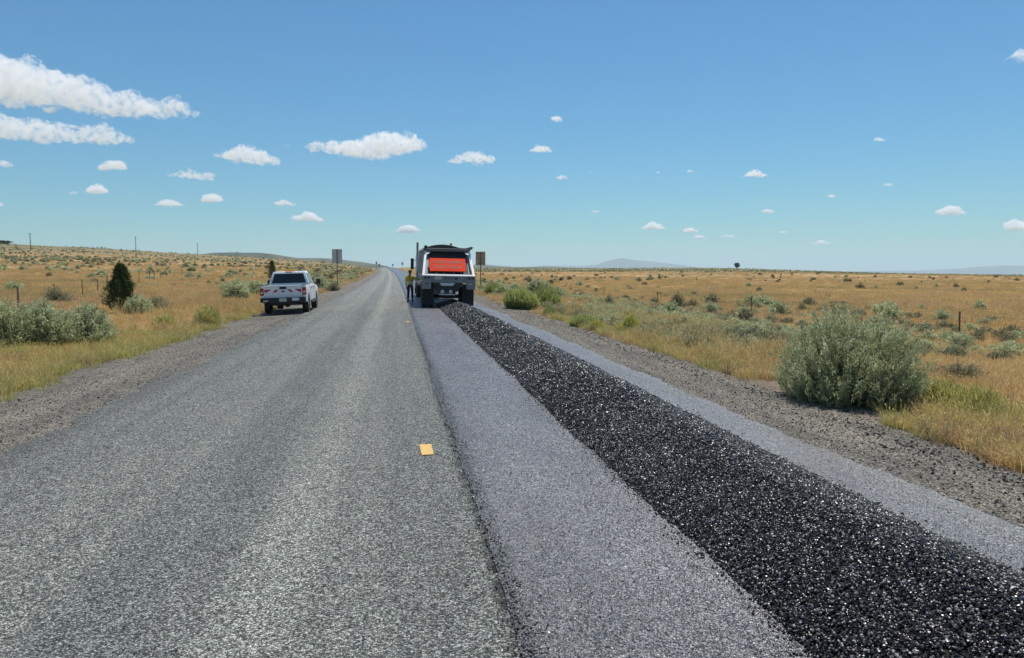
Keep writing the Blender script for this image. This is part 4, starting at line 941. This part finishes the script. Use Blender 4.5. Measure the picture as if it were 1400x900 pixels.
def broom_meshes(seed, w, h, n, bw=0.008, flowers=0.0):
    """rabbitbrush: a dense rounded broom of thin green stems"""
    r = np.random.default_rng(seed); d = dome_dirs(n, r, 0.08); rad = r.uniform(0.72, 1.05, n)*lobe(d, seed, 10, 0.25)
    tip = d*np.array([w/2, w/2, h])*rad[:, None]; L = h*r.uniform(0.28, 0.55, n)
    D = nrm(nrm(d*np.array([w/2, w/2, h]))*0.55+np.array([0, 0, .75])+r.normal(size=(n, 3))*0.12); B = tip-D*L[:, None]; B[:, 2] = np.maximum(B[:, 2], 0)
    V, Fq = blade_quads(B, D, nrm(D+r.normal(size=(n, 3))*0.12), L, np.full(n, bw), r, 0.3); tone = np.repeat(r.random(n)*0.75, 6)
    parts = [(V, Fq, tone)]
    if flowers:
        k = int(n*flowers); up = d[:, 2] > 0.35; ii = r.choice(np.where(up)[0], k)
        v, f = leaf_quads(tip[ii]+r.normal(size=(k, 3))*0.012, nrm(D[ii]+r.normal(size=(k, 3))*0.6), np.full(k, 0.035), np.full(k, 0.028), r); parts.append((v, f, 1.0))
    V, Fq, tone = join(parts); fol = mesh_np('foliage', V, Fq, attrs={'tone': tone}); kk = 30; ii = r.choice(n, kk)
    return fol, stems_mesh('branches', r.normal(size=(kk, 3))*np.array([w*.06, w*.06, 0]), B[ii], 0.010, 0.003, r=r)
def tuft_mesh(seed, n, h, spread, bw, lean=0.35, heads=0.0):
    r = np.random.default_rng(seed); a = r.uniform(0, 6.283, n); q = spread*np.sqrt(r.random(n)); B = np.stack([q*np.cos(a), q*np.sin(a), np.full(n, -0.02)], -1)
    a2 = a+r.normal(size=n)*0.8; le = lean*r.random(n); D0 = nrm(np.stack([np.cos(a2)*le, np.sin(a2)*le, np.ones(n)], -1)); D1 = nrm(D0+np.stack([np.cos(a2)*le*1.6, np.sin(a2)*le*1.6, -0.35*le], -1))
    L = h*r.uniform(0.45, 1.1, n); V, Fq = blade_quads(B, D0, D1, L, bw*r.uniform(.7, 1.3, n), r); parts = [(V, Fq, np.repeat(r.random(n), 6))]
    if heads:
        k = int(n*heads); ii = r.choice(n, k, False); T = B[ii]+D0[ii]*(L[ii]*.55)[:, None]+D1[ii]*(L[ii]*.36)[:, None]
        v, f = leaf_quads(T, nrm(D1[ii]+r.normal(size=(k, 3))*.15), h*r.uniform(.12, .22, k), bw*np.full(k, 2.2), r); parts.append((v, f, 0.9))
    V, Fq, tone = join(parts); return mesh_np('tuft', V, Fq, attrs={'tone': tone})

def leaf_mat(name, stops, rough=0.7, trans=0.0, inst=0.0, patch=None, spec=0.25):
    m = Mat(name); t = m.node('Attribute', attribute_name='tone').outputs['Fac']; c = m.ramp(t, stops)
    if inst:
        oi = m.node('ObjectInfo').outputs['Random']; c = m.mix(1.0, c, m.ramp(oi, [(0, 1-inst), (1, 1+inst)]), 'MULTIPLY')
    if patch:
        P = m.vscale(m.pos(), 1, 1, 0)
        for sc_, lo, hi, amt, colr in patch: c = m.mix(m.math('MULTIPLY', m.rng(m.noise(P, sc_, 4, 0.6), lo, hi), amt), c, colr)
    b = m.bsdf(c, rough, spec)
    if trans:
        tr = m.node('BsdfTranslucent', {'Color': c}).outputs[0]; b = m.node('MixShader', {0: trans, 1: b, 2: tr}).outputs[0]
    return m.done(b)
SAGE = leaf_mat('sagebrush_leaf', [(0, (0.275, 0.295, 0.15)), (0.5, (0.465, 0.495, 0.285)), (1, (0.70, 0.73, 0.47))], 0.75, 0.5, 0.12)
SAGED = leaf_mat('dry_sagebrush_leaf', [(0, (0.18, 0.175, 0.10)), (0.5, (0.27, 0.265, 0.16)), (1, (0.38, 0.37, 0.24))], 0.8, 0.35, 0.15)
GRNB = leaf_mat('green_rabbitbrush', [(0, (0.27, 0.31, 0.10)), (0.6, (0.43, 0.48, 0.18)), (0.8, (0.52, 0.53, 0.20)), (1, (0.68, 0.56, 0.04))], 0.7, 0.5, 0.1)
YGRB = leaf_mat('yellowing_rabbitbrush', [(0, (0.34, 0.34, 0.12)), (0.6, (0.54, 0.50, 0.19)), (0.8, (0.62, 0.54, 0.22)), (1, (0.70, 0.56, 0.10))], 0.7, 0.55, 0.1)
JUNM = leaf_mat('juniper_leaf', [(0, (0.030, 0.055, 0.018)), (0.5, (0.065, 0.105, 0.035)), (1, (0.13, 0.18, 0.065))], 0.7, 0.25, 0.1)
BARK = simple('grey_brush_bark', (0.13, 0.105, 0.08), 0.95, dirt=0.4)
GRP = [(0.09, 0.5, 0.68, 0.5, (0.56, 0.40, 0.26)), (0.05, 0.5, 0.66, 0.65, (0.40, 0.35, 0.155))]
DRYG = leaf_mat('dry_cheatgrass', [(0, (0.44, 0.29, 0.115)), (0.5, (0.62, 0.43, 0.185)), (1, (0.77, 0.59, 0.30))], 0.8, 0.42, 0.2, GRP)
GOLD = leaf_mat('tall_golden_grass', [(0, (0.40, 0.28, 0.10)), (0.5, (0.58, 0.44, 0.18)), (1, (0.70, 0.57, 0.29))], 0.75, 0.42, 0.15)
GREENG = leaf_mat('green_verge_grass', [(0, (0.34, 0.34, 0.10)), (0.5, (0.52, 0.48, 0.16)), (1, (0.66, 0.57, 0.25))], 0.75, 0.5, 0.2)
BROWNG = leaf_mat('brown_dead_weed', [(0, (0.20, 0.14, 0.085)), (0.5, (0.34, 0.25, 0.16)), (1, (0.46, 0.36, 0.24))], 0.85, 0.35, 0.2)

LIB = {}
def master(key, fn, lm):
    if key not in LIB:
        f, b = fn(); f.materials.append(lm); b.materials.append(BARK); LIB[key] = (f, b)
    return LIB[key]
KIND = {}
for i in range(4):
    KIND[('sage', i)] = (lambda i=i: sage_meshes(100+i, 1.0, 1.0, 620, 26, 0.042, 0.015, 0.8, 0.26), SAGE)
    KIND[('drysage', i)] = (lambda i=i: sage_meshes(120+i, 1.0, 1.0, 300, 22, 0.045, 0.014), SAGED)
    KIND[('rabbit', i)] = (lambda i=i: broom_meshes(140+i, 1.0, 1.0, 2600, 0.012), GRNB)
    KIND[('flower', i)] = (lambda i=i: broom_meshes(160+i, 1.0, 1.0, 2400, 0.013, 0.7), GRNB)
    KIND[('yellow', i)] = (lambda i=i: broom_meshes(180+i, 1.0, 1.0, 2200, 0.012, 0.1), YGRB)
for i in range(3): KIND[('farsage', i)] = (lambda i=i: sage_meshes(200+i, 1.0, 1.0, 150, 12, 0.10, 0.035), SAGE)
for i in range(3): KIND[('fardry', i)] = (lambda i=i: sage_meshes(210+i, 1.0, 1.0, 130, 12, 0.10, 0.035), SAGED)
NAMES = {'sage': 'sagebrush', 'drysage': 'sagebrush', 'rabbit': 'rabbitbrush', 'flower': 'rabbitbrush', 'yellow': 'rabbitbrush', 'farsage': 'sagebrush', 'fardry': 'sagebrush'}
def bush(kind, loc, w, h, label, group=None, var=None, rot=None, parts=True):
    var = random.randrange(4 if not kind.startswith('far') else 3) if var is None else var
    f, b = master((kind, var), *KIND[(kind, var)]); rot = random.uniform(0, 6.28) if rot is None else rot
    if parts:
        T = empty(NAMES[kind], loc, (0, 0, rot)); o = link('foliage', f, None, T); o2 = link('branches', b, None, T)
    else:
        T = link(NAMES[kind], f, None); T.location = loc; T.rotation_euler = (0, 0, rot)
    T.scale = (w, w*random.uniform(.85, 1.1), h); T.location.z -= 0.03
    return tag(T, label, 'bush', group)
def pbush(kind, px, py, hpx, wpx, label, group=None, **k):
    p = hit(px, py); s = depth(p)/1000; return bush(kind, p, wpx*s, hpx*s, label, group, **k)
# the big sagebrush at the right shoulder: its own, finer mesh
p = hit(1160, 548); s = depth(p)/1000
f, b = sage_meshes(78, 214*s, 128*s, 1900, 54, 0.040, 0.0112, 0.9, 0.26); f.materials.append(SAGE); b.materials.append(BARK)
T = empty('sagebrush', p); link('foliage', f, None, T); link('branches', b, None, T); tag(T, 'biggest grey green sagebrush, standing alone beside the right gravel shoulder', 'bush', 'sagebrush close to the road')
NEAR = 'sagebrush close to the road'; RB = 'rabbitbrush along the right verge'
for a in ((8, 476, 66, 80, 'sage', 'silvery sagebrush cut off by the left edge of the view'), (62, 474, 64, 92, 'sage', 'broad silvery sagebrush in the middle of the left foreground clump'),
          (118, 470, 56, 84, 'sage', 'silvery sagebrush at the right end of the left foreground clump'), (38, 458, 52, 70, 'sage', 'silvery sagebrush at the back of the left foreground clump'),
          (80, 417, 30, 46, 'drysage', 'round dark sagebrush standing alone behind the left foreground clump'), (190, 430, 29, 50, 'sage', 'grey green sagebrush leaning against the foot of the juniper'),
          (214, 424, 22, 40, 'drysage', 'dull sagebrush just right of the bush at the juniper foot'), (325, 411, 30, 48, 'sage', 'leafy sagebrush left of the pickup, nearest its tailgate'),
          (347, 404, 24, 42, 'sage', 'sagebrush hidden partly behind the rear of the pickup'), (312, 400, 16, 26, 'sage', 'smaller sagebrush left of the leafy one by the pickup'),
          (439, 397, 20, 26, 'sage', 'sagebrush at the shoulder just ahead of the pickup'), (455, 398, 15, 24, 'drysage', 'dark low sagebrush at the foot of the left sign')):
    pbush(a[4], a[0], a[1], a[2], a[3], a[5], NEAR)
for a in ((285, 447, 30, 46, 'yellow', 'yellow green rabbitbrush by the shoulder between juniper and pickup'), (225, 446, 20, 36, 'yellow', 'pale yellow rabbitbrush in front of the juniper')):
    pbush(a[4], a[0], a[1], a[2], a[3], a[5], 'rabbitbrush on the left verge')
for a in ((712, 423, 32, 60, 'rabbit', 'large green rabbitbrush at the left of the roadside clump past the truck'), (746, 421, 32, 50, 'rabbit', 'large green rabbitbrush at the right of the roadside clump past the truck'),
          (752, 433, 16, 25, 'rabbit', 'small round green bush in front of the roadside clump'), (797, 447, 20, 42, 'rabbit', 'bright green low rabbitbrush at the shoulder edge'), (816, 452, 15, 20, 'flower', 'small yellow topped bush beside the bright green low one'),
          (860, 458, 28, 40, 'flower', 'brightest yellow green rabbitbrush, alone near the right shoulder'), (674, 404, 20, 28, 'rabbit', 'green bush right beside the rear wheels of the truck'),
          (1290, 562, 52, 78, 'yellow', 'yellow green rabbitbrush at the right of the big sagebrush'), (1338, 574, 50, 72, 'yellow', 'pale rabbitbrush near the right edge of the view'), (1262, 545, 34, 50, 'rabbit', 'greener rabbitbrush tucked behind the right side of the big sagebrush')):
    pbush(a[4], a[0], a[1], a[2], a[3], a[5], RB)
for a in ((736, 404, 24, 44, 'sage'), (762, 410, 18, 32, 'sage'), (692, 404, 13, 26, 'sage'), (704, 400, 14, 24, 'sage'), (802, 414, 14, 32, 'sage'), (782, 412, 13, 24, 'sage'), (838, 430, 18, 32, 'sage'), (868, 428, 16, 28, 'sage'), (890, 441, 20, 28, 'drysage'),
          (894, 418, 14, 18, 'drysage'), (925, 425, 26, 30, 'drysage'), (946, 424, 18, 22, 'drysage'), (930, 442, 16, 34, 'sage'), (820, 418, 12, 26, 'sage'), (905, 432, 14, 28, 'sage'), (972, 434, 26, 24, 'sage'), (1008, 424, 12, 14, 'drysage'), (1036, 425, 14, 20, 'sage'),
          (1063, 427, 14, 22, 'drysage'), (1098, 428, 16, 20, 'drysage'), (1121, 430, 13, 18, 'drysage'), (1213, 436, 12, 20, 'drysage'), (1253, 438, 14, 22, 'drysage'), (1288, 442, 22, 30, 'sage'), (1346, 446, 12, 26, 'sage'), (990, 441, 10, 18, 'sage'), (856, 412, 10, 22, 'drysage')):
    pbush(a[4], a[0], a[1], a[2], a[3], 'mid distance sagebrush standing in the dry grass right of the road', 'sagebrush scattered over the right field')
pbush('drysage', 1311, 520, 30, 76, 'low dark sagebrush behind the yellow rabbitbrush at the right edge', NEAR)
for px, py, hh, ww, lab in ((125, 381, 8, 12, 'dark green shrub far out in the left field'), (140, 381, 6, 14, 'pale shrub beside the dark green one far out left'), (262, 371, 8, 16, 'greyish shrub far out left of the pickup'), (205, 382, 6, 24, 'low wide green shrub in the left field behind the juniper')):
    pbush('sage', px, py, hh, ww, lab, 'lone shrubs far out in the left field', parts=False)
# junipers
def juniper(loc, w, h, label, seed, shoots=900, lv=22, ll=0.07, trunk=True, rounded=False):
    r = np.random.default_rng(seed); z = r.random(shoots)**0.85; prof = np.clip(1-z, 0, 1)**0.72*np.minimum(1, 0.6+z*3)*1.12 if not rounded else np.sqrt(np.clip(1-(2*z-1)**2*0.9, 0, 1))
    a = r.uniform(0, 6.283, shoots); gap = 0.72+0.28*np.sin(a*3+z*17+seed)*np.sin(z*23+a*2) + 0.12*r.normal(size=shoots); rad = prof*w/2*gap*np.sqrt(0.25+0.75*r.random(shoots))
    C = np.stack([rad*np.cos(a), rad*np.sin(a), h*(0.05+0.95*z) if not rounded else h*(0.3+0.7*z)], -1); D = nrm(np.stack([np.cos(a)*.6, np.sin(a)*.6, np.full(shoots, .75)], -1)+r.normal(size=(shoots, 3))*.25); sl = h*0.085
    t = r.random((shoots, lv)); B = C[:, None]+D[:, None]*(sl*t)[..., None]+r.normal(size=(shoots, lv, 3))*h*.012; LD = nrm(D[:, None]+r.normal(size=(shoots, lv, 3))*.45); n = shoots*lv
    V, Fq = leaf_quads(B.reshape(-1, 3), LD.reshape(-1, 3), ll*r.uniform(.6, 1.4, n), ll*.3*np.ones(n), r); tone = np.repeat(np.clip(np.repeat(r.random(shoots), lv)*.7+r.random(n)*.3, 0, 1), 4)
    T = empty('juniper_tree', loc); link('crown', mesh_np('crown', V, Fq, attrs={'tone': tone}), JUNM, T)
    k = 26; ii = r.choice(shoots, k); Bs = np.stack([np.zeros(k), np.zeros(k), C[ii][:, 2]*.55], -1)
    Bs = np.concatenate([[[0, 0, -.1]], Bs]); Ts = np.concatenate([[[0, 0, h*.9]], C[ii]])
    link('trunk', stems_mesh('trunk', Bs, Ts, .028*h, .006*h, r=r), BARK, T); return tag(T, label, 'tree')
p = hit(167, 428); s = depth(p)/1000; juniper(p, 46*s, 63*s, 'dark green conical juniper standing in the dry grass left of the road', 5)
p = put(372, 110); juniper(p, 1.5, z(358.5, 110)-p.z, 'small dark juniper showing above the roof of the pickup', 6, 500, 16, .09)
p = put(1007.5, 700); juniper(p, 6.0, 6.2, 'lone dark round tree on the right skyline', 9, 420, 14, .5, rounded=True)
for px, dy, w_, h_, lab in ((3, 590, 18, 3.4, 'dark wide tree clump on the left skyline at the edge of the view'),):
    p = put(px, dy); juniper(p, w_, h_, lab, 11, 700, 14, .5, rounded=True)
# smaller sagebrush over both fields, each its own
r = np.random.default_rng(99); cnt = 0
while cnt < 115:       # left: dense along the road ahead, sparse behind
    if cnt < 80: y = 55+330*r.random()**1.5; u = -(7.5+r.exponential(14)); 
    else: y = r.uniform(45, 260); u = -r.uniform(14, 150)
    x = u+float(bend(y)); d = depth((x, y, 0)); pxx = 700+1000*(Vector((x, y, 0)).dot(RI))/d
    if pxx < -10 or (cnt < 80 and pxx < 395): continue
    h_ = r.uniform(.55, 1.15); bush('farsage' if r.random() < .7 else 'fardry', (x, y, zg(x, y)), h_*r.uniform(1.1, 1.7), h_, 'small sagebrush dotting the rising left field beyond the pickup' if cnt < 80 else 'small sagebrush dotting the dry left field', 'sagebrush dotting the left field', parts=False); cnt += 1
cnt = 0
while cnt < 125:
    if cnt < 80: y = 30+330*r.random()**1.7; u = 7.5+r.exponential(11)
    else: y = r.uniform(28, 240); u = r.uniform(10, 160)
    x = u+float(bend(y)); d = depth((x, y, 0)); pxx = 700+1000*(Vector((x, y, 0)).dot(RI))/d
    if pxx > 1410 or (540 < pxx < 600 and y < 120): continue
    h_ = r.uniform(.45, 1.0); bush('farsage' if r.random() < .55 else 'fardry', (x, y, zg(x, y)), h_*r.uniform(1.1, 1.7), h_, 'small distant sagebrush dotting the golden right field', 'small sagebrush dotting the right field', parts=False); cnt += 1
# far scrub: a mass nobody could count
def polar(n, az0, az1, r0, r1, seed, pw=1.0):
    r = np.random.default_rng(seed); az = r.uniform(math.atan((az0-700)/1000), math.atan((az1-700)/1000), n)+YAW; q = r0*np.exp(r.random(n)**pw*math.log(r1/r0)); return np.sin(az)*q, np.cos(az)*q, r
SCR = variants('scrub_shapes', [sage_meshes(300+i, 1.0, 1.0, 60, 8, 0.2, 0.09)[0] for i in range(4)], SAGE)
SCRD = variants('dry_scrub_shapes', [sage_meshes(310+i, 1.0, 1.0, 60, 8, 0.2, 0.09)[0] for i in range(4)], SAGED)
for coll, spec in ((SCR, ((1500, -40, 520, 260, 680, 1), (3600, 590, 1420, 350, 1100, 2), (150, -40, 520, 110, 260, 7))), (SCRD, ((1100, -40, 520, 200, 700, 3), (3200, 590, 1420, 350, 1100, 4), (120, 640, 1420, 130, 330, 8)))):
    X, Y = [], []
    for n, a0, a1, r0, r1, sd_ in spec:
        x, y, r = polar(n, a0, a1, r0, r1, 400+sd_); keep = (np.abs(x-bend(y)) > 9) & (wob(x, y, 120, 30)+r.normal(size=n)*0.5 > -0.25); X.append(x[keep]); Y.append(y[keep])
    X = np.concatenate(X); Y = np.concatenate(Y); n = len(X); h_ = rng.uniform(.3, .85, n); w_ = h_*rng.uniform(1.1, 2.2, n)
    scatter('far_scrub', np.stack([X, Y, zground(X, Y)-.03], -1), np.stack([np.zeros(n), np.zeros(n), rng.uniform(0, 6.28, n)], -1), np.stack([w_, w_, h_], -1), rng.integers(0, 4, n), coll)
# low pale sage and weeds that run together along both verges
LOW = variants('low_sage_shapes', [sage_meshes(330+i, 1.0, 1.0, 150, 14, 0.075, 0.026)[0] for i in range(4)], SAGE)
LOWD = variants('low_weed_shapes', [sage_meshes(340+i, 1.0, 1.0, 130, 14, 0.075, 0.026)[0] for i in range(4)], SAGED)
for coll, sd_ in ((LOW, 1), (LOWD, 2)):
    r = np.random.default_rng(800+sd_); n = 3600; y = 17*np.exp(r.random(n)*math.log(8)); u = 7.4+r.exponential(5.5, n); k = (r.random(n) < .42) & (y > 45); y = np.where(k, y*1.6, y); u = np.where(k, -u, u)
    x = u+bend(y); keep = wob(x, y, 11, 90+sd_)+r.normal(size=n)*.4 > .12; x, y = x[keep], y[keep]; n = len(x); h_ = r.uniform(.16, .5, n); w_ = h_*r.uniform(1.3, 2.4, n)
    scatter('low_ground_cover', np.stack([x, y, zground(x, y)-.02], -1), np.stack([np.zeros(n), np.zeros(n), r.uniform(0, 6.28, n)], -1), np.stack([w_, w_, h_], -1), r.integers(0, 4, n), coll)
# dry grass
TUF = variants('dry_tufts', [tuft_mesh(500+i, 30, 0.23, 0.13, 0.006, 0.6, .25) for i in range(6)], DRYG)
PAT = variants('dry_grass_patches', [tuft_mesh(520+i, 150, 0.25, 0.75, 0.016, 0.5, .2) for i in range(6)], DRYG)
GLD = variants('tall_grass_tufts', [tuft_mesh(540+i, 60, 0.55, 0.12, 0.006, 0.38, .5) for i in range(5)], GOLD)
GRN = variants('verge_grass_tufts', [tuft_mesh(560+i, 60, 0.30, 0.16, 0.006, 0.5, .2) for i in range(5)], GREENG)
BRN = variants('dead_weed_tufts', [tuft_mesh(580+i, 50, 0.30, 0.12, 0.006, 0.8, .3) for i in range(4)], BROWNG)
def grass(name, coll, nv, X, Y, s0, s1, seed):
    r = np.random.default_rng(seed); n = len(X); s = r.uniform(s0, s1, n)
    scatter(name, np.stack([X, Y, zground(X, Y)], -1), np.stack([r.normal(size=n)*.08, r.normal(size=n)*.08, r.uniform(0, 6.28, n)], -1), np.stack([s, s, s*r.uniform(.75, 1.25, n)], -1), r.integers(0, nv, n), coll)
jlv, jrv = jl, jr
def offroad(x, y, margin=0.0):
    u = x-bend(y); return ~((u < 7.3) & (y > 8.6) & (y < 12.6)) & (u > 6.25+jrv(np.minimum(y, 59.)) + margin) | (u < -6.2-0.3*np.exp(-((y-20)/30)**2)+jlv(np.minimum(y, 59.)) - margin)
def field(n, r0, r1, seed, margin=0.1):
    x, y, r = polar(n, -60, 1470, r0, r1, seed); k = offroad(x, y, margin) & (wob(x, y, 14, 40)+r.normal(size=n)*.6 > -0.9); return x[k], y[k]
x, y = field(40000, 8.5, 55, 601); grass('dry_grass', TUF, 6, x, y, .6, 1.25, 1)
x, y = field(30000, 38, 430, 602, .5); grass('dry_grass', PAT, 6, x, y, .7, 1.3, 2)
def vstrip(n, u0, u1, y0, y1, seed, wl=5, th=-.2):
    r = np.random.default_rng(seed); y = y0*np.exp(r.random(n)*math.log(y1/y0)); u = u0+(u1-u0)*r.random(n); x = u+bend(y); k = offroad(x, y, -0.55*r.random(n)**3) & (wob(x, y, wl, seed)+r.normal(size=n)*.4 > th); return x[k], y[k]
x1, y1 = vstrip(900, 6.7, 10.5, 13, 26, 701, 4, -.1); x2, y2 = vstrip(420, 7.4, 9.8, 24, 34, 702, 4, -.3); x3, y3 = vstrip(500, -12, -6.6, 24, 70, 703, 6, .1); x4, y4 = vstrip(500, 7, 14, 34, 90, 706, 6, .2)
grass('tall_golden_grass', GLD, 5, np.concatenate([x1, x2, x3, x4]), np.concatenate([y1, y2, y3, y4]), .55, 1.1, 3)
x1, y1 = vstrip(1700, -9.6, -6.0, 11, 26, 704, 5, -.5); x2, y2 = vstrip(1500, 6.2, 8.6, 5.5, 11, 705, 4, -.3); x3, y3 = vstrip(700, 6.2, 7.4, 11, 30, 707, 3, .1); x4, y4 = vstrip(600, -7.5, -6.0, 26, 60, 708, 4, .1)
grass('green_verge_grass', GRN, 5, np.concatenate([x1, x2, x3, x4]), np.concatenate([y1, y2, y3, y4]), .45, 1.15, 4)
x1, y1 = vstrip(700, 6.1, 9, 5.5, 24, 709, 2, .0); x2, y2 = vstrip(400, -8, -5.9, 11, 45, 710, 2, .2)
grass('dead_weeds', BRN, 4, np.concatenate([x1, x2]), np.concatenate([y1, y2]), .4, 1.2, 5)
